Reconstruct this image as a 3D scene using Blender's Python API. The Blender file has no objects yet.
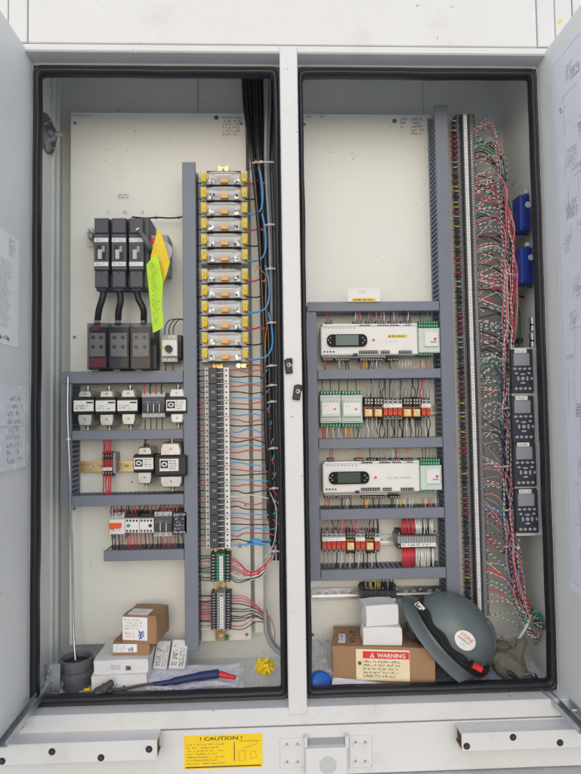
import bpy, math, random
from mathutils import Vector, Matrix, Euler
random.seed(7)
S = bpy.context.scene
COL = S.collection
PI = math.pi
Z0 = 0.75                                   # height of the cabinet opening above the ground

# ------------------------------------------------------------------ camera (fitted to the cabinet opening)
FPX = 581.0
def _rot(a, b, c):
    return Matrix.Rotation(c, 3, 'Z') @ Matrix.Rotation(b, 3, 'Y') @ Matrix.Rotation(a, 3, 'X')
CR = Matrix(((1,0,0),(0,0,-1),(0,1,0))) @ _rot(0.0450, -0.0358, -0.0142)
CC = Vector((0.5441, -1.3507, 0.6485 + Z0))
def ray(px, py): return CR @ Vector(((px-290.5)/FPX, (387-py)/FPX, -1))
def at(px, py, Y=0.2):
    d = ray(px, py); return CC + d*((Y-CC.y)/d.y)
def onx(px, py, X):
    d = ray(px, py); return CC + d*((X-CC.x)/d.x)
def onz(px, py, Z):
    d = ray(px, py); return CC + d*((Z-CC.z)/d.z)
def rect(a, b, c, d, Y):
    tl, tr, bl, br = at(a,b,Y), at(c,b,Y), at(a,d,Y), at(c,d,Y)
    return (tl.x+bl.x)/2, (tr.x+br.x)/2, (bl.z+br.z)/2, (tl.z+tr.z)/2
cam = bpy.data.objects.new('camera', bpy.data.cameras.new('camera')); COL.objects.link(cam)
m4 = CR.to_4x4(); m4.translation = CC; cam.matrix_world = m4
cam.data.sensor_fit = 'HORIZONTAL'; cam.data.sensor_width = 36; cam.data.lens = FPX/581*36
cam.data.clip_end = 500; cam.data.clip_start = 0.02
S.camera = cam

# ------------------------------------------------------------------ materials
MATS = {}
def mat(name, rgb, rough=.5, metal=0, var=.06, scale=25, bump=0, bscale=200, alpha=1, spec=.5, dirt=0):
    m = bpy.data.materials.new(name); m.use_nodes = True; nt = m.node_tree; N = nt.nodes; L = nt.links
    p = N['Principled BSDF']; p.inputs['Roughness'].default_value = rough; p.inputs['Metallic'].default_value = metal
    p.inputs['Specular IOR Level'].default_value = spec
    p.inputs['Alpha'].default_value = alpha
    tc = N.new('ShaderNodeTexCoord')
    nz = N.new('ShaderNodeTexNoise'); nz.inputs['Scale'].default_value = scale; nz.inputs['Detail'].default_value = 5
    L.new(tc.outputs['Object'], nz.inputs['Vector'])
    rp = N.new('ShaderNodeMapRange'); rp.inputs[1].default_value = .3; rp.inputs[2].default_value = .7
    rp.inputs[3].default_value = 1-var; rp.inputs[4].default_value = 1+var
    L.new(nz.outputs['Fac'], rp.inputs[0])
    mx = N.new('ShaderNodeVectorMath'); mx.operation = 'SCALE'; mx.inputs[0].default_value = rgb
    L.new(rp.outputs[0], mx.inputs['Scale'])
    out = mx.outputs[0]
    if dirt:
        n2 = N.new('ShaderNodeTexNoise'); n2.inputs['Scale'].default_value = 9; n2.inputs['Detail'].default_value = 9; n2.inputs['Roughness'].default_value = .72
        L.new(tc.outputs['Object'], n2.inputs['Vector'])
        r2 = N.new('ShaderNodeMapRange'); r2.inputs[1].default_value = .56; r2.inputs[2].default_value = .72; r2.inputs[3].default_value = 0; r2.inputs[4].default_value = dirt
        L.new(n2.outputs['Fac'], r2.inputs[0])
        mc = N.new('ShaderNodeMix'); mc.data_type = 'RGBA'; mc.inputs[7].default_value = (rgb[0]*.55, rgb[1]*.52, rgb[2]*.45, 1)
        L.new(r2.outputs[0], mc.inputs[0]); L.new(out, mc.inputs[6]); out = mc.outputs[2]
    if dirt:
        n4 = N.new('ShaderNodeTexNoise'); n4.inputs['Scale'].default_value = 70; n4.inputs['Detail'].default_value = 2
        L.new(tc.outputs['Object'], n4.inputs['Vector'])
        r4 = N.new('ShaderNodeMapRange'); r4.inputs[1].default_value = .735; r4.inputs[2].default_value = .76; r4.inputs[3].default_value = 0; r4.inputs[4].default_value = min(1, dirt*3)
        L.new(n4.outputs['Fac'], r4.inputs[0])
        mp = N.new('ShaderNodeMapping'); mp.inputs['Scale'].default_value = (6, 6, 90); mp.inputs['Rotation'].default_value = (.3, .5, 0); L.new(tc.outputs['Object'], mp.inputs[0])
        n5 = N.new('ShaderNodeTexNoise'); n5.inputs['Scale'].default_value = 1.5; n5.inputs['Detail'].default_value = 6; L.new(mp.outputs[0], n5.inputs['Vector'])
        r5 = N.new('ShaderNodeMapRange'); r5.inputs[1].default_value = .66; r5.inputs[2].default_value = .70; r5.inputs[3].default_value = 0; r5.inputs[4].default_value = dirt*.35
        L.new(n5.outputs['Fac'], r5.inputs[0])
        ad = N.new('ShaderNodeMath'); ad.operation = 'MAXIMUM'; L.new(r4.outputs[0], ad.inputs[0]); L.new(r5.outputs[0], ad.inputs[1])
        mc2 = N.new('ShaderNodeMix'); mc2.data_type = 'RGBA'; mc2.inputs[7].default_value = (rgb[0]*.35, rgb[1]*.32, rgb[2]*.27, 1)
        L.new(ad.outputs[0], mc2.inputs[0]); L.new(out, mc2.inputs[6]); out = mc2.outputs[2]
    L.new(out, p.inputs['Base Color'])
    r3 = N.new('ShaderNodeMapRange'); r3.inputs[3].default_value = max(.03, rough-.08); r3.inputs[4].default_value = min(1, rough+.1)
    L.new(nz.outputs['Fac'], r3.inputs[0]); L.new(r3.outputs[0], p.inputs['Roughness'])
    if bump:
        nb = N.new('ShaderNodeTexNoise'); nb.inputs['Scale'].default_value = bscale; nb.inputs['Detail'].default_value = 3
        L.new(tc.outputs['Object'], nb.inputs['Vector'])
        b = N.new('ShaderNodeBump'); b.inputs['Strength'].default_value = bump; b.inputs['Distance'].default_value = .002
        L.new(nb.outputs['Fac'], b.inputs['Height']); L.new(b.outputs[0], p.inputs['Normal'])
    MATS[name] = m; return m
mat('paint_out', (.69,.69,.70), .42, var=.025, scale=6, bump=.05, bscale=350, dirt=.22)
mat('paint_door', (.80,.80,.795), .45, var=.025, scale=4, bump=.05, bscale=350, dirt=.10)  # same paint as the frame, lightened to make up for dim light on doors
mat('paint_in', (.77,.78,.75), .5, var=.03, scale=5, bump=.05, bscale=300, dirt=.15)
mat('panel', (.79,.80,.77), .45, var=.02, scale=4, bump=.03, bscale=300, dirt=.11)
mat('seam', (.10,.10,.10), .8)
mat('seam_light', (.42,.42,.42), .8)
mat('rubber', (.012,.013,.019), .42, bump=.2, bscale=120)
mat('duct', (.190,.212,.268), .5, var=.05, scale=12, bump=.05)
mat('duct_dark', (.12,.13,.18), .6)
mat('black', (.018,.018,.02), .45)
mat('black_gloss', (.012,.012,.014), .2)
mat('dark', (.05,.053,.065), .5, bump=.05)
mat('breaker', (.075,.083,.105), .5, var=.08, bump=.04)
mat('navy_box', (.02,.028,.06), .4)
mat('grey', (.33,.34,.36), .5)
mat('lightgrey', (.52,.53,.54), .5)
mat('white', (.80,.80,.79), .5, var=.03)
mat('paper', (.90,.90,.92), .8, var=.03, bump=.1, bscale=40)
mat('paper_blue', (.84,.84,.92), .8, var=.03)
mat('ink', (.05,.05,.06), .8)
mat('ink_grey', (.40,.40,.45), .8)
mat('ink_blue', (.12,.14,.5), .8)
mat('ink_orange', (.75,.16,.05), .8)
mat('steel', (.62,.63,.64), .3, 1, var=.1, bump=.05)
mat('steel_dark', (.28,.30,.32), .35, 1, var=.15)
mat('zinc', (.55,.58,.62), .38, 1, var=.15, scale=60)
mat('brass', (.62,.50,.26), .35, 1, var=.12)
mat('silverpaint', (.62,.63,.63), .35, .3)
mat('galv', (.50,.52,.54), .33, .75, var=.12, scale=50)
mat('clear', (.85,.88,.9), .12, alpha=.22, var=0)
mat('display_black', (.010,.010,.013), .45, spec=.15, var=0)
mat('smoke', (.03,.03,.045), .12, alpha=.50, var=0)
mat('smoke_red', (.25,.02,.03), .2, alpha=.7, var=0)
mat('plastic_bag', (.80,.82,.88), .08, alpha=.30, var=0, spec=1)
mat('bag_purple', (.42,.40,.62), .2, alpha=.55, var=.1)
mat('yellow', (.85,.63,.02), .5)
mat('tag_yellow', (.88,.62,.02), .5)
mat('tag_green', (.50,.82,.03), .5)
mat('caution', (.90,.62,.01), .5, var=.04)
mat('orange', (.88,.42,.10), .45)
mat('orange_toggle', (.90,.10,.02), .4)
mat('red', (.62,.02,.03), .4)
mat('relay_red', (.62,.07,.03), .35)
mat('red_band', (.35,.03,.05), .4)
mat('label_red', (.75,.03,.05), .5)
mat('green', (.02,.30,.12), .5)
mat('green_conn', (.03,.26,.14), .5)
mat('green_dot', (.01,.26,.08), .5)
mat('palegreen', (.60,.68,.64), .4)
mat('lcd', (.15,.21,.19), .4, spec=.2)
mat('lcd_grey', (.30,.32,.35), .3)
mat('lcd_dark', (.06,.095,.085), .4, spec=.2)
mat('keypad', (.035,.042,.06), .45)
mat('key', (.38,.40,.45), .5)
mat('blue_dev', (.009,.035,.25), .35)
mat('blue_cap', (.01,.12,.55), .35)
mat('cable_grey', (.30,.31,.33), .5)
mat('tie', (.62,.62,.60), .5)
mat('copper', (.45,.13,.05), .4, .3)
mat('w_red', (.60,.055,.08), .4); mat('w_black', (.015,.015,.018), .4); mat('w_blue', (.08,.36,.75), .4)
mat('w_white', (.72,.72,.70), .4); mat('w_grey', (.30,.30,.32), .4); mat('w_green', (.01,.22,.14), .4)
mat('w_yellow', (.80,.58,.04), .4); mat('w_orange', (.75,.24,.05), .4); mat('w_navy', (.03,.06,.22), .4); mat('w_pink', (.68,.22,.24), .4)
mat('w_brown', (.22,.07,.03), .4)
mat('cardboard', (.36,.215,.12), .85, var=.08, scale=14, bump=.15, bscale=90)
mat('cardboard_dk', (.22,.13,.07), .85, var=.1)
mat('warn_cream', (.86,.74,.50), .7)
mat('box_white', (.74,.74,.75), .75, var=.03, bump=.05)
mat('hat', (.115,.145,.158), .33, var=.10, scale=14, bump=.08, bscale=60, dirt=.35)
mat('hat_in', (.05,.07,.08), .6)
mat('webbing', (.012,.012,.014), .8, bump=.5, bscale=500)
mat('glove', (.15,.145,.115), .9, var=.2, scale=40, bump=.6, bscale=120)
mat('navy_cloth', (.015,.03,.12), .55, bump=.3, bscale=150)
mat('tool_black', (.07,.06,.06), .55, bump=.3, bscale=150)
mat('pvc', (.13,.14,.155), .5, var=.12)
mat('foam', (.55,.52,.42), .9, var=.1, bump=.6, bscale=150)
mat('rust', (.20,.11,.05), .8, var=.2)
mat('concrete', (.50,.50,.50), .9, var=.12, scale=8, bump=.3, bscale=60)
mat('base_grey', (.55,.57,.60), .6)

# ------------------------------------------------------------------ mesh builder
class MB:
    def __init__(s): s.v=[]; s.f=[]; s.m=[]; s.sm=[]; s.mats=[]
    def mi(s, m):
        if m not in s.mats: s.mats.append(m)
        return s.mats.index(m)
    def add(s, vs, fs, m, smooth=False):
        b = len(s.v); s.v += [Vector(v) for v in vs]; k = s.mi(m)
        for f in fs: s.f.append([b+i for i in f]); s.m.append(k); s.sm.append(smooth)
        return s
    def box(s, x0, x1, y0, y1, z0, z1, m, ch=0, M=None):
        if x0 > x1: x0, x1 = x1, x0
        if y0 > y1: y0, y1 = y1, y0
        if z0 > z1: z0, z1 = z1, z0
        if ch:
            ch = min(ch, (x1-x0)*.3, (z1-z0)*.3, (y1-y0)*.5)
            vs = [(x0,y1,z0),(x1,y1,z0),(x1,y1,z1),(x0,y1,z1),(x0,y0+ch,z0),(x1,y0+ch,z0),(x1,y0+ch,z1),(x0,y0+ch,z1),
                  (x0+ch,y0,z0+ch),(x1-ch,y0,z0+ch),(x1-ch,y0,z1-ch),(x0+ch,y0,z1-ch)]
            fs = [(1,0,3,2),(0,1,5,4),(1,2,6,5),(2,3,7,6),(3,0,4,7),(4,5,9,8),(5,6,10,9),(6,7,11,10),(7,4,8,11),(8,9,10,11)]
        else:
            vs = [(x0,y0,z0),(x1,y0,z0),(x1,y1,z0),(x0,y1,z0),(x0,y0,z1),(x1,y0,z1),(x1,y1,z1),(x0,y1,z1)]
            fs = [(0,3,2,1),(4,5,6,7),(0,1,5,4),(1,2,6,5),(2,3,7,6),(3,0,4,7)]
        if M: vs = [M @ Vector(v) for v in vs]
        return s.add(vs, fs, m)
    def prism(s, pts, d, m):                 # pts: 3-D outline, d: extrusion vector
        n = len(pts); a = [Vector(p) for p in pts]; b = [p+Vector(d) for p in a]
        fs = [list(range(n)), list(range(2*n-1, n-1, -1))] + [(i, i+n, (i+1)%n+n, (i+1)%n) for i in range(n)]
        return s.add(a+b, fs, m)
    def cyl(s, c, ax, r, h, m, n=16, r2=None, cap=True):
        c = Vector(c); ax = Vector(ax).normalized(); r2 = r if r2 is None else r2
        t = Vector((0,0,1)) if abs(ax.z) < .9 else Vector((1,0,0)); u = ax.cross(t).normalized(); w = ax.cross(u)
        vs = []
        for k, (rr, hh) in enumerate(((r,0),(r2,h))):
            for i in range(n):
                a = 2*PI*i/n; vs.append(c+ax*hh+(u*math.cos(a)+w*math.sin(a))*rr)
        s.add(vs, [(i,(i+1)%n,(i+1)%n+n,i+n) for i in range(n)], m, True)
        if cap:
            s.add(vs[:n], [list(range(n-1,-1,-1))], m); s.add(vs[n:], [list(range(n))], m)
        return s
    def lathe(s, prof, M, m, n=32, sx=1, sy=1):
        vs = []
        for r, h in prof:
            for i in range(n):
                a = 2*PI*i/n; vs.append(M @ Vector((r*math.cos(a)*sx, r*math.sin(a)*sy, h)))
        fs = [(k*n+i, k*n+(i+1)%n, (k+1)*n+(i+1)%n, (k+1)*n+i) for k in range(len(prof)-1) for i in range(n)]
        return s.add(vs, fs, m, True)
    def sph(s, c, r, m, n=8, sc=(1,1,1), M=None):
        prof = []
        vs = []
        for k in range(n+1):
            t = PI*k/n
            for i in range(n*2):
                a = PI*i/n
                v = Vector((math.sin(t)*math.cos(a)*sc[0], math.sin(t)*math.sin(a)*sc[1], math.cos(t)*sc[2]))*r
                if M: v = M @ v
                vs.append(Vector(c)+v)
        q = n*2
        return s.add(vs, [(k*q+i, (k+1)*q+i, (k+1)*q+(i+1)%q, k*q+(i+1)%q) for k in range(n) for i in range(q)], m, True)
    def tube(s, pts, r, m, n=6, m2=None, step=1, cap=True):
        P = [Vector(p) for p in pts]
        if len(P) < 2: return s
        k1 = s.mi(m); k2 = s.mi(m2) if m2 else k1
        base = len(s.v); prev = None
        for i, p in enumerate(P):
            t = (P[min(i+1, len(P)-1)]-P[max(i-1, 0)])
            if t.length < 1e-9: t = Vector((0,0,1))
            t.normalize()
            if prev is None: u = t.orthogonal().normalized()
            else:
                u = prev - t*prev.dot(t)
                u = u.normalized() if u.length > 1e-6 else t.orthogonal().normalized()
            prev = u; w = t.cross(u)
            rr = r[i] if isinstance(r, (list, tuple)) else r
            for j in range(n):
                a = 2*PI*j/n; s.v.append(p+(u*math.cos(a)+w*math.sin(a))*rr)
        for i in range(len(P)-1):
            for j in range(n):
                s.f.append([base+i*n+j, base+i*n+(j+1)%n, base+(i+1)*n+(j+1)%n, base+(i+1)*n+j])
                s.m.append(k2 if (m2 and ((i*2//step+j) % n) < n/2) else k1); s.sm.append(True)
        if cap:
            s.f.append([base+j for j in range(n-1,-1,-1)]); s.m.append(k1); s.sm.append(False)
            q = base+(len(P)-1)*n; s.f.append([q+j for j in range(n)]); s.m.append(k1); s.sm.append(False)
        return s
    # ---- pixel-plane helpers: rectangles read off on a plane of constant depth
    def B(s, a, b, c, d, yf, yb, m, ch=.0008):
        x0, x1, z0, z1 = rect(a, b, c, d, yf); return s.box(x0, x1, yf, yb, z0, z1, m, ch)
    def flat(s, fr, u0, u1, v0, v1, m, w=.0004):
        return s.add([fr(u0,v0,w), fr(u1,v0,w), fr(u1,v1,w), fr(u0,v1,w)], [(0,1,2,3)], m)
    def slab(s, fr, u0, u1, v0, v1, m, t=.0006, w=0):
        a = [fr(u0,v0,w+t), fr(u1,v0,w+t), fr(u1,v1,w+t), fr(u0,v1,w+t)]; b = [fr(u0,v0,w), fr(u1,v0,w), fr(u1,v1,w), fr(u0,v1,w)]
        return s.add(a+b, [(0,1,2,3),(7,6,5,4),(0,4,5,1),(1,5,6,2),(2,6,7,3),(3,7,4,0)], m)
    def scrib(s, fr, u0, u1, v0, v1, rows, m, w=.0012, fill=.75, seed=0, th=.45, glyph=None):
        R = random.Random(seed+int(abs(u0)*9973)+rows)
        rh = (v1-v0)/rows; g = glyph or rh*.42
        SEG = [((0,0),(0,.5)),((0,.5),(0,1)),((1,0),(1,.5)),((1,.5),(1,1)),((0,1),(1,1)),((0,.5),(1,.5)),((0,0),(1,0)),((0,1),(1,0)),((.5,0),(.5,1))]
        for r in range(rows):
            v = v1-rh*(r+.5); u = u0; end = u0+(u1-u0)*R.uniform(.72, 1); H = rh*th*1.45; wd = R.randint(2, 8)
            while u+g*.6 < end:
                wd -= 1
                if wd < 0: wd = R.randint(2, 8); u += g*.7; continue
                if R.random() < fill+.12:
                    hh = H*(1 if R.random() < .4 else .72); st = max(H*.17, .00026); b = v-H/2
                    for (p, q) in R.sample(SEG, R.choice((2, 3, 3))):
                        ax, ay, bx_, by_ = u+p[0]*g*.62, b+p[1]*hh, u+q[0]*g*.62, b+q[1]*hh
                        dx, dy = bx_-ax, by_-ay; L = math.hypot(dx, dy) or 1; nx, ny = -dy/L*st/2, dx/L*st/2
                        s.add([fr(ax+nx, ay+ny, w), fr(ax-nx, ay-ny, w), fr(bx_-nx, by_-ny, w), fr(bx_+nx, by_+ny, w)], [(0,1,2,3)], m)
                u += g
        return s
    def text(s, fr, txt, u, v, h, m, w=.0012, align='LEFT', sx=1.0, bold=0):
        c = bpy.data.curves.new('tmp', 'FONT'); c.body = txt; c.size = 1; c.align_x = align; c.resolution_u = 2; c.offset = bold
        o = bpy.data.objects.new('tmp', c); COL.objects.link(o)
        dg = bpy.context.evaluated_depsgraph_get(); me = bpy.data.meshes.new_from_object(o.evaluated_get(dg))
        vs = [fr(u+p.co.x*h/.7*sx, v+p.co.y*h/.7, w) for p in me.vertices]
        s.add(vs, [list(p.vertices) for p in me.polygons], m)
        bpy.data.objects.remove(o); bpy.data.curves.remove(c); bpy.data.meshes.remove(me); return s
    def bbox(s):
        lo = Vector([min(v[i] for v in s.v) for i in range(3)]); hi = Vector([max(v[i] for v in s.v) for i in range(3)]); return lo, hi

def Fr(o, u=(1,0,0), v=(0,0,1)):
    o = Vector(o); u = Vector(u).normalized(); v = Vector(v); v = (v-u*v.dot(u)).normalized(); n = u.cross(v)
    return lambda a, b, w=0: o+u*a+v*b+n*w
def FP(a, b, Y): return Fr(at(a, b, Y))       # frame with its origin at a point of the plane, facing the front
def PX(Y): return (Y-CC.y)/FPX                # metres per pixel at depth Y

# ------------------------------------------------------------------ scene graph helpers
WLOC = {}
def tag(o, label=None, cat=None, group=None, kind=None):
    if label: o['label'] = label
    if cat: o['category'] = cat
    if group: o['group'] = group
    if kind: o['kind'] = kind
    return o
def obj(name, mb, parent=None, label=None, cat=None, group=None, kind=None):
    me = bpy.data.meshes.new(name)
    lo, hi = mb.bbox()
    org = Vector(((lo.x+hi.x)/2, (lo.y+hi.y)/2, lo.z))
    me.from_pydata([v-org for v in mb.v], [], mb.f)
    for m in mb.mats: me.materials.append(MATS[m])
    me.polygons.foreach_set('material_index', mb.m); me.polygons.foreach_set('use_smooth', mb.sm); me.update()
    o = bpy.data.objects.new(name, me); COL.objects.link(o)
    if parent is not None: o.parent = parent; o.location = org - WLOC[parent.name]
    else: o.location = org
    WLOC[o.name] = org
    return tag(o, label, cat, group, kind)
def thing(name, label, cat, loc, group=None):
    o = bpy.data.objects.new(name, None); COL.objects.link(o); o.location = loc; o.empty_display_size = .02
    WLOC[o.name] = Vector(loc); return tag(o, label, cat, group)
ONES = 'first second third fourth fifth sixth seventh eighth ninth tenth eleventh twelfth thirteenth fourteenth fifteenth sixteenth seventeenth eighteenth nineteenth'.split()
TENS = ['', '', 'twenty', 'thirty', 'forty', 'fifty', 'sixty', 'seventy', 'eighty', 'ninety']
def ordn(i):                                   # i from 1
    if i < 20: return ONES[i-1]
    if i >= 100: return 'hundredth' if i == 100 else 'hundred and '+ordn(i-100)
    return (TENS[i//10][:-1]+'ieth') if i % 10 == 0 else TENS[i//10]+'-'+ONES[i % 10-1]

def crom(pts, k=5):
    P = [Vector(p) for p in pts]
    if len(P) < 3: return P
    Q = [P[0]*2-P[1]]+P+[P[-1]*2-P[-2]]; out = []
    for i in range(1, len(Q)-2):
        a, b, c, d = Q[i-1], Q[i], Q[i+1], Q[i+2]
        for j in range(k):
            t = j/k
            out.append(.5*((2*b)+(c-a)*t+(2*a-5*b+4*c-d)*t*t+(3*b-a-3*c+d)*t**3))
    out.append(P[-1]); return out
def even(P, step):
    out = [P[0]]; acc = 0
    for a, b in zip(P, P[1:]):
        L = (b-a).length; p = a
        while acc+(b-p).length >= step:
            t = (step-acc)/(b-p).length; p = p.lerp(b, t); out.append(p); acc = 0
            if (b-p).length < 1e-9: break
        acc += (b-p).length
    out.append(P[-1]); return out
WIRES = []
CN = dict(w_red='red', w_black='black', w_blue='blue', w_white='white', w_grey='grey', w_green='green', w_yellow='yellow', w_orange='orange', w_navy='dark blue', w_pink='pink', w_brown='brown')
def wire(pts, col, place, frm='top', r=.0011, col2=None):
    """pts: (px, py, depth) ; collected, made into objects at the end"""
    W = [at(*p) for p in pts]
    WIRES.append((crom(W, 5), r, col, col2, place, frm))

# ================================================================== THE CABINET
ZS = Z0                                        # z of outer gasket bottom
H = 1.4721; W = 1.2
YF = -.045                                     # front face of the frame
cab = thing('electrical_cabinet', 'large white steel electrical cabinet with both doors open', 'cabinet', (.6, .1, 0))
XL, XR = -.62, 1.82
zhead = at(290, 53, YF).z; zline = at(290, 44.5, YF).z; ztop = zline+.75
# header strip + panel above
mb = MB(); mb.box(XL, XR, YF, .02, zhead, zline-.002, 'paint_out', .003)
obj('header', mb, cab)
xa = at(27, 20, YF).x; xb = at(537.5, 20, YF).x
mb = MB(); mb.box(xa+.0015, xb-.0015, YF+.002, 0, zline, ztop, 'paint_out', .002)
obj('upper_panel', mb, cab)
mb = MB()
x8 = at(8, 8, YF).x; x555 = at(555, 15, YF).x; x572 = at(572.5, 4, YF).x
for a_, b_, c_ in ((x8+.001, xa, 0), (XL, x8-.001, .001), (xb, x555-.001, 0), (x555+.001, x572-.0015, .001), (x572+.0015, XR, .002)):
    mb = MB(); mb.box(a_, b_, YF+c_, 0, zline, ztop, 'paint_out', .002); obj('upper_frame', mb, cab)
mb = MB(); mb.box(XL, XR, .004, .012, zline-.004, ztop-.01, 'seam'); obj('seam_backing', mb, cab)
# side frames beyond the doors
zb0 = at(290, 726.5, YF).z; zsill = at(290, 708, YF).z
for x0, x1 in ((XL, -.045), (W+.045, XR)):
    mb = MB(); mb.box(x0, x1, YF+.001, .02, zb0+.004, zhead-.0005, 'paint_out', .003); obj('side_frame', mb, cab)
# top recess: lip strips above the gasket
mb = MB(); mb.box(-.04, W+.04, 0.0, .03, ZS+H+.0005, zhead+.01, 'paint_in')
mb.box(-.04, W+.04, -.018, -.0002, ZS+H+.022, ZS+H+.026, 'paint_in')
obj('top_lip', mb, cab)
for a_, b_ in ((-.04, -.0003), (W+.0003, W+.04)): mb = MB(); mb.box(a_, b_, -.002, .03, ZS-.01, ZS+H+.0, 'paint_in'); obj('side_lip', mb, cab)
# sill
mb = MB(); mb.box(XL, XR, YF, .03, zb0+.0015, zsill, 'paint_out', .003)
mb.box(-.04, W+.04, YF+.012, .03, zsill-.001, ZS-.0005, 'paint_out', .002)
obj('sill', mb, cab)
zbase = at(500, 769, YF).z
mb = MB(); mb.box(XL, XR, YF+.001, .02, zbase, zb0-.0015, 'paint_out', .002); obj('lower_panel', mb, cab)
mb = MB(); mb.box(XL, XR, YF+.012, .01, zbase-.02, zb0+.02, 'seam'); obj('seam_backing', mb, cab)
mb = MB(); mb.box(XL, XR, YF-.03, .6, .0, zbase-.003, 'base_grey', .004); obj('base_plinth', mb, cab)
# centre post
px0, px1, _, _ = rect(280.5, 64, 298.5, 66, YF-.004)
qx0, qx1, _, _ = rect(287.7, 705, 306, 707, YF-.004)
x0 = (px0+qx0)/2; x1 = (px1+qx1)/2
mb = MB(); mb.box(x0, x1, YF-.004, .004, ZS-.0145+.002, ZS+H+.0215, 'paint_out', .002); mb.box(x0-.012, x1+.012, .0045, .02, ZS, ZS+H, 'paint_in')
obj('centre_post', mb, cab)
PX0, PX1 = x0, x1
# interior shell
FZ = ZS-.010; YB = .255; CZ = ZS+1.62
WXL, WXR = -.022, W+.022
mb = MB(); mb.box(WXL-.01, WXR+.01, YB, YB+.01, FZ-.01, CZ+.01, 'paint_in')
sx = at(198, 95, YB).x; mb.box(sx-.0008, sx+.0008, YB-.0006, YB, ZS+1.2, CZ, 'seam')
sx = at(423, 95, YB).x; mb.box(sx-.0008, sx+.0008, YB-.0006, YB, ZS+1.2, CZ, 'seam_light')
obj('back_wall', mb, cab)
mb = MB(); mb.box(WXL-.01, WXL, .003, YB, FZ, CZ, 'paint_in')
for yy in (.17, .21): mb.box(WXL, WXL+.008, yy, yy+.006, FZ, CZ, 'paint_in', .001)
obj('side_wall', mb, cab)
mb = MB(); mb.box(WXR, WXR+.01, .003, YB, FZ, CZ, 'paint_in'); obj('side_wall', mb, cab)
mb = MB(); mb.box(WXL-.01, WXR+.01, .003, YB, CZ, CZ+.01, 'paint_in'); mb.box(WXL-.01, WXR+.01, .008, .016, ZS+H-.01, CZ, 'paint_in'); obj('ceiling', mb, cab)
mb = MB(); mb.box(WXL-.01, WXR+.01, .003, YB, FZ-.01, FZ, 'paint_in'); mb.box(WXL, WXR, .004, .01, FZ, ZS+.02, 'paint_in'); obj('floor_plate', mb, cab)
# gaskets : nested rounded rectangles
def rr(x0, x1, z0, z1, r, k=6):
    out = []
    for cx, cz, a0 in ((x1-r, z1-r, 0), (x0+r, z1-r, 90), (x0+r, z0+r, 180), (x1-r, z0+r, 270)):
        for i in range(k+1):
            a = math.radians(a0+90*i/k); out.append((cx+r*math.cos(a), cz+r*math.sin(a)))
    return out
def gasket(x0, x1, z0, z1, wx, wz, seed):
    mb = MB(); rings = []
    prof = [(0, .002), (0.0, -.005), (.10, -.007), (.20, -.004), (.34, -.003), (.42, -.010), (.62, -.014), (.84, -.012), (.97, -.004), (1, 0.003), (1, .008)]
    R = random.Random(seed); ph = [R.uniform(0, 6) for _ in range(4)]
    def loop(t):
        a, b, c, d = x0+wx*t, x1-wx*t, z0+wz*t, z1-wz*t; r = .017-.010*t; out = []
        base = rr(a, b, c, d, r)
        n = len(base)
        for q in range(n):
            p, nx = base[q], base[(q+1) % n]; L = math.hypot(nx[0]-p[0], nx[1]-p[1]); k = max(1, round(L/.05)) if L > .1 else 1
            if L > .1: k = round((max(x1-x0, .1) if abs(nx[0]-p[0]) > abs(nx[1]-p[1]) else (z1-z0))/.05)
            for m_ in range(k): out.append((p[0]+(nx[0]-p[0])*m_/k, p[1]+(nx[1]-p[1])*m_/k))
        return out
    for t, y in prof:
        am = .0011 if .3 < t else .0003
        rings.append([(a+am*math.sin(b*23+ph[0])*math.sin(b*9+ph[2]), y, b+am*math.sin(a*29+ph[1])*math.sin(a*11+ph[3])) for a, b in loop(t)])
    n = len(rings[0]); vs = [v for r_ in rings for v in r_]
    mb.add(vs, [(k*n+i, (k+1)*n+i, (k+1)*n+(i+1)%n, k*n+(i+1)%n) for k in range(len(prof)-1) for i in range(n)], 'rubber', True)
    return obj('door_gasket', mb, cab)
gx = at(42, 400, 0).x
GW = .021
gasket(.0003, PX0+.003, ZS+.0005, ZS+H-.001, .0185, .0235, 1)
gasket(PX1-.003, W-.0003, ZS+.0005, ZS+H-.001, .0185, .0235, 2)
mb = MB()                                      # corner fillers behind the rounded gaskets
for a in (.0, PX0-.018, PX1, W-.018):
    for b in (ZS, ZS+H-.018): mb = MB(); mb.box(a, a+.018, .001, .004, b, b+.018, 'black'); obj('frame_corner', mb, cab)
# mounting panels
def panel(a, b, c, d, name='mounting_panel'):
    x0, x1, z0, z1 = rect(a, b, c, d, .2); mb = MB(); mb.box(x0, x1, .2, .203, z0, z1, 'panel', .0008)
    mb.box(x0+.01, x1-.01, .203, .22, z0+.01, z1-.01, 'panel')
    for xx in (x0+.012, x1-.012):
        for zz in (z0+.015, z1-.03, z0+.35, z0+.8): mb.cyl((xx, .2, zz), (0,-1,0), .004, .003, 'steel_dark', 6)
    R = random.Random(int(a)); 
    for k in range(9):
        xx, zz = R.uniform(x0+.03, x1-.03), R.uniform(z0+.05, z1-.03); mb.cyl((xx, .2, zz), (0,-1,0), R.choice([.0016,.0022,.0012]), .0004, 'ink', 8)
    return obj(name, mb, cab)
pl = panel(70, 113, 248.5, 642.5)
pr = panel(304, 114.5, 470, 638)
mb = MB(); x0, x1, z0, z1 = rect(252, 113, 261, 634, .2); mb.box(x0, x1, .206, .245, z0, z1, 'panel', .002); obj('panel_flange', mb, cab)
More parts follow.
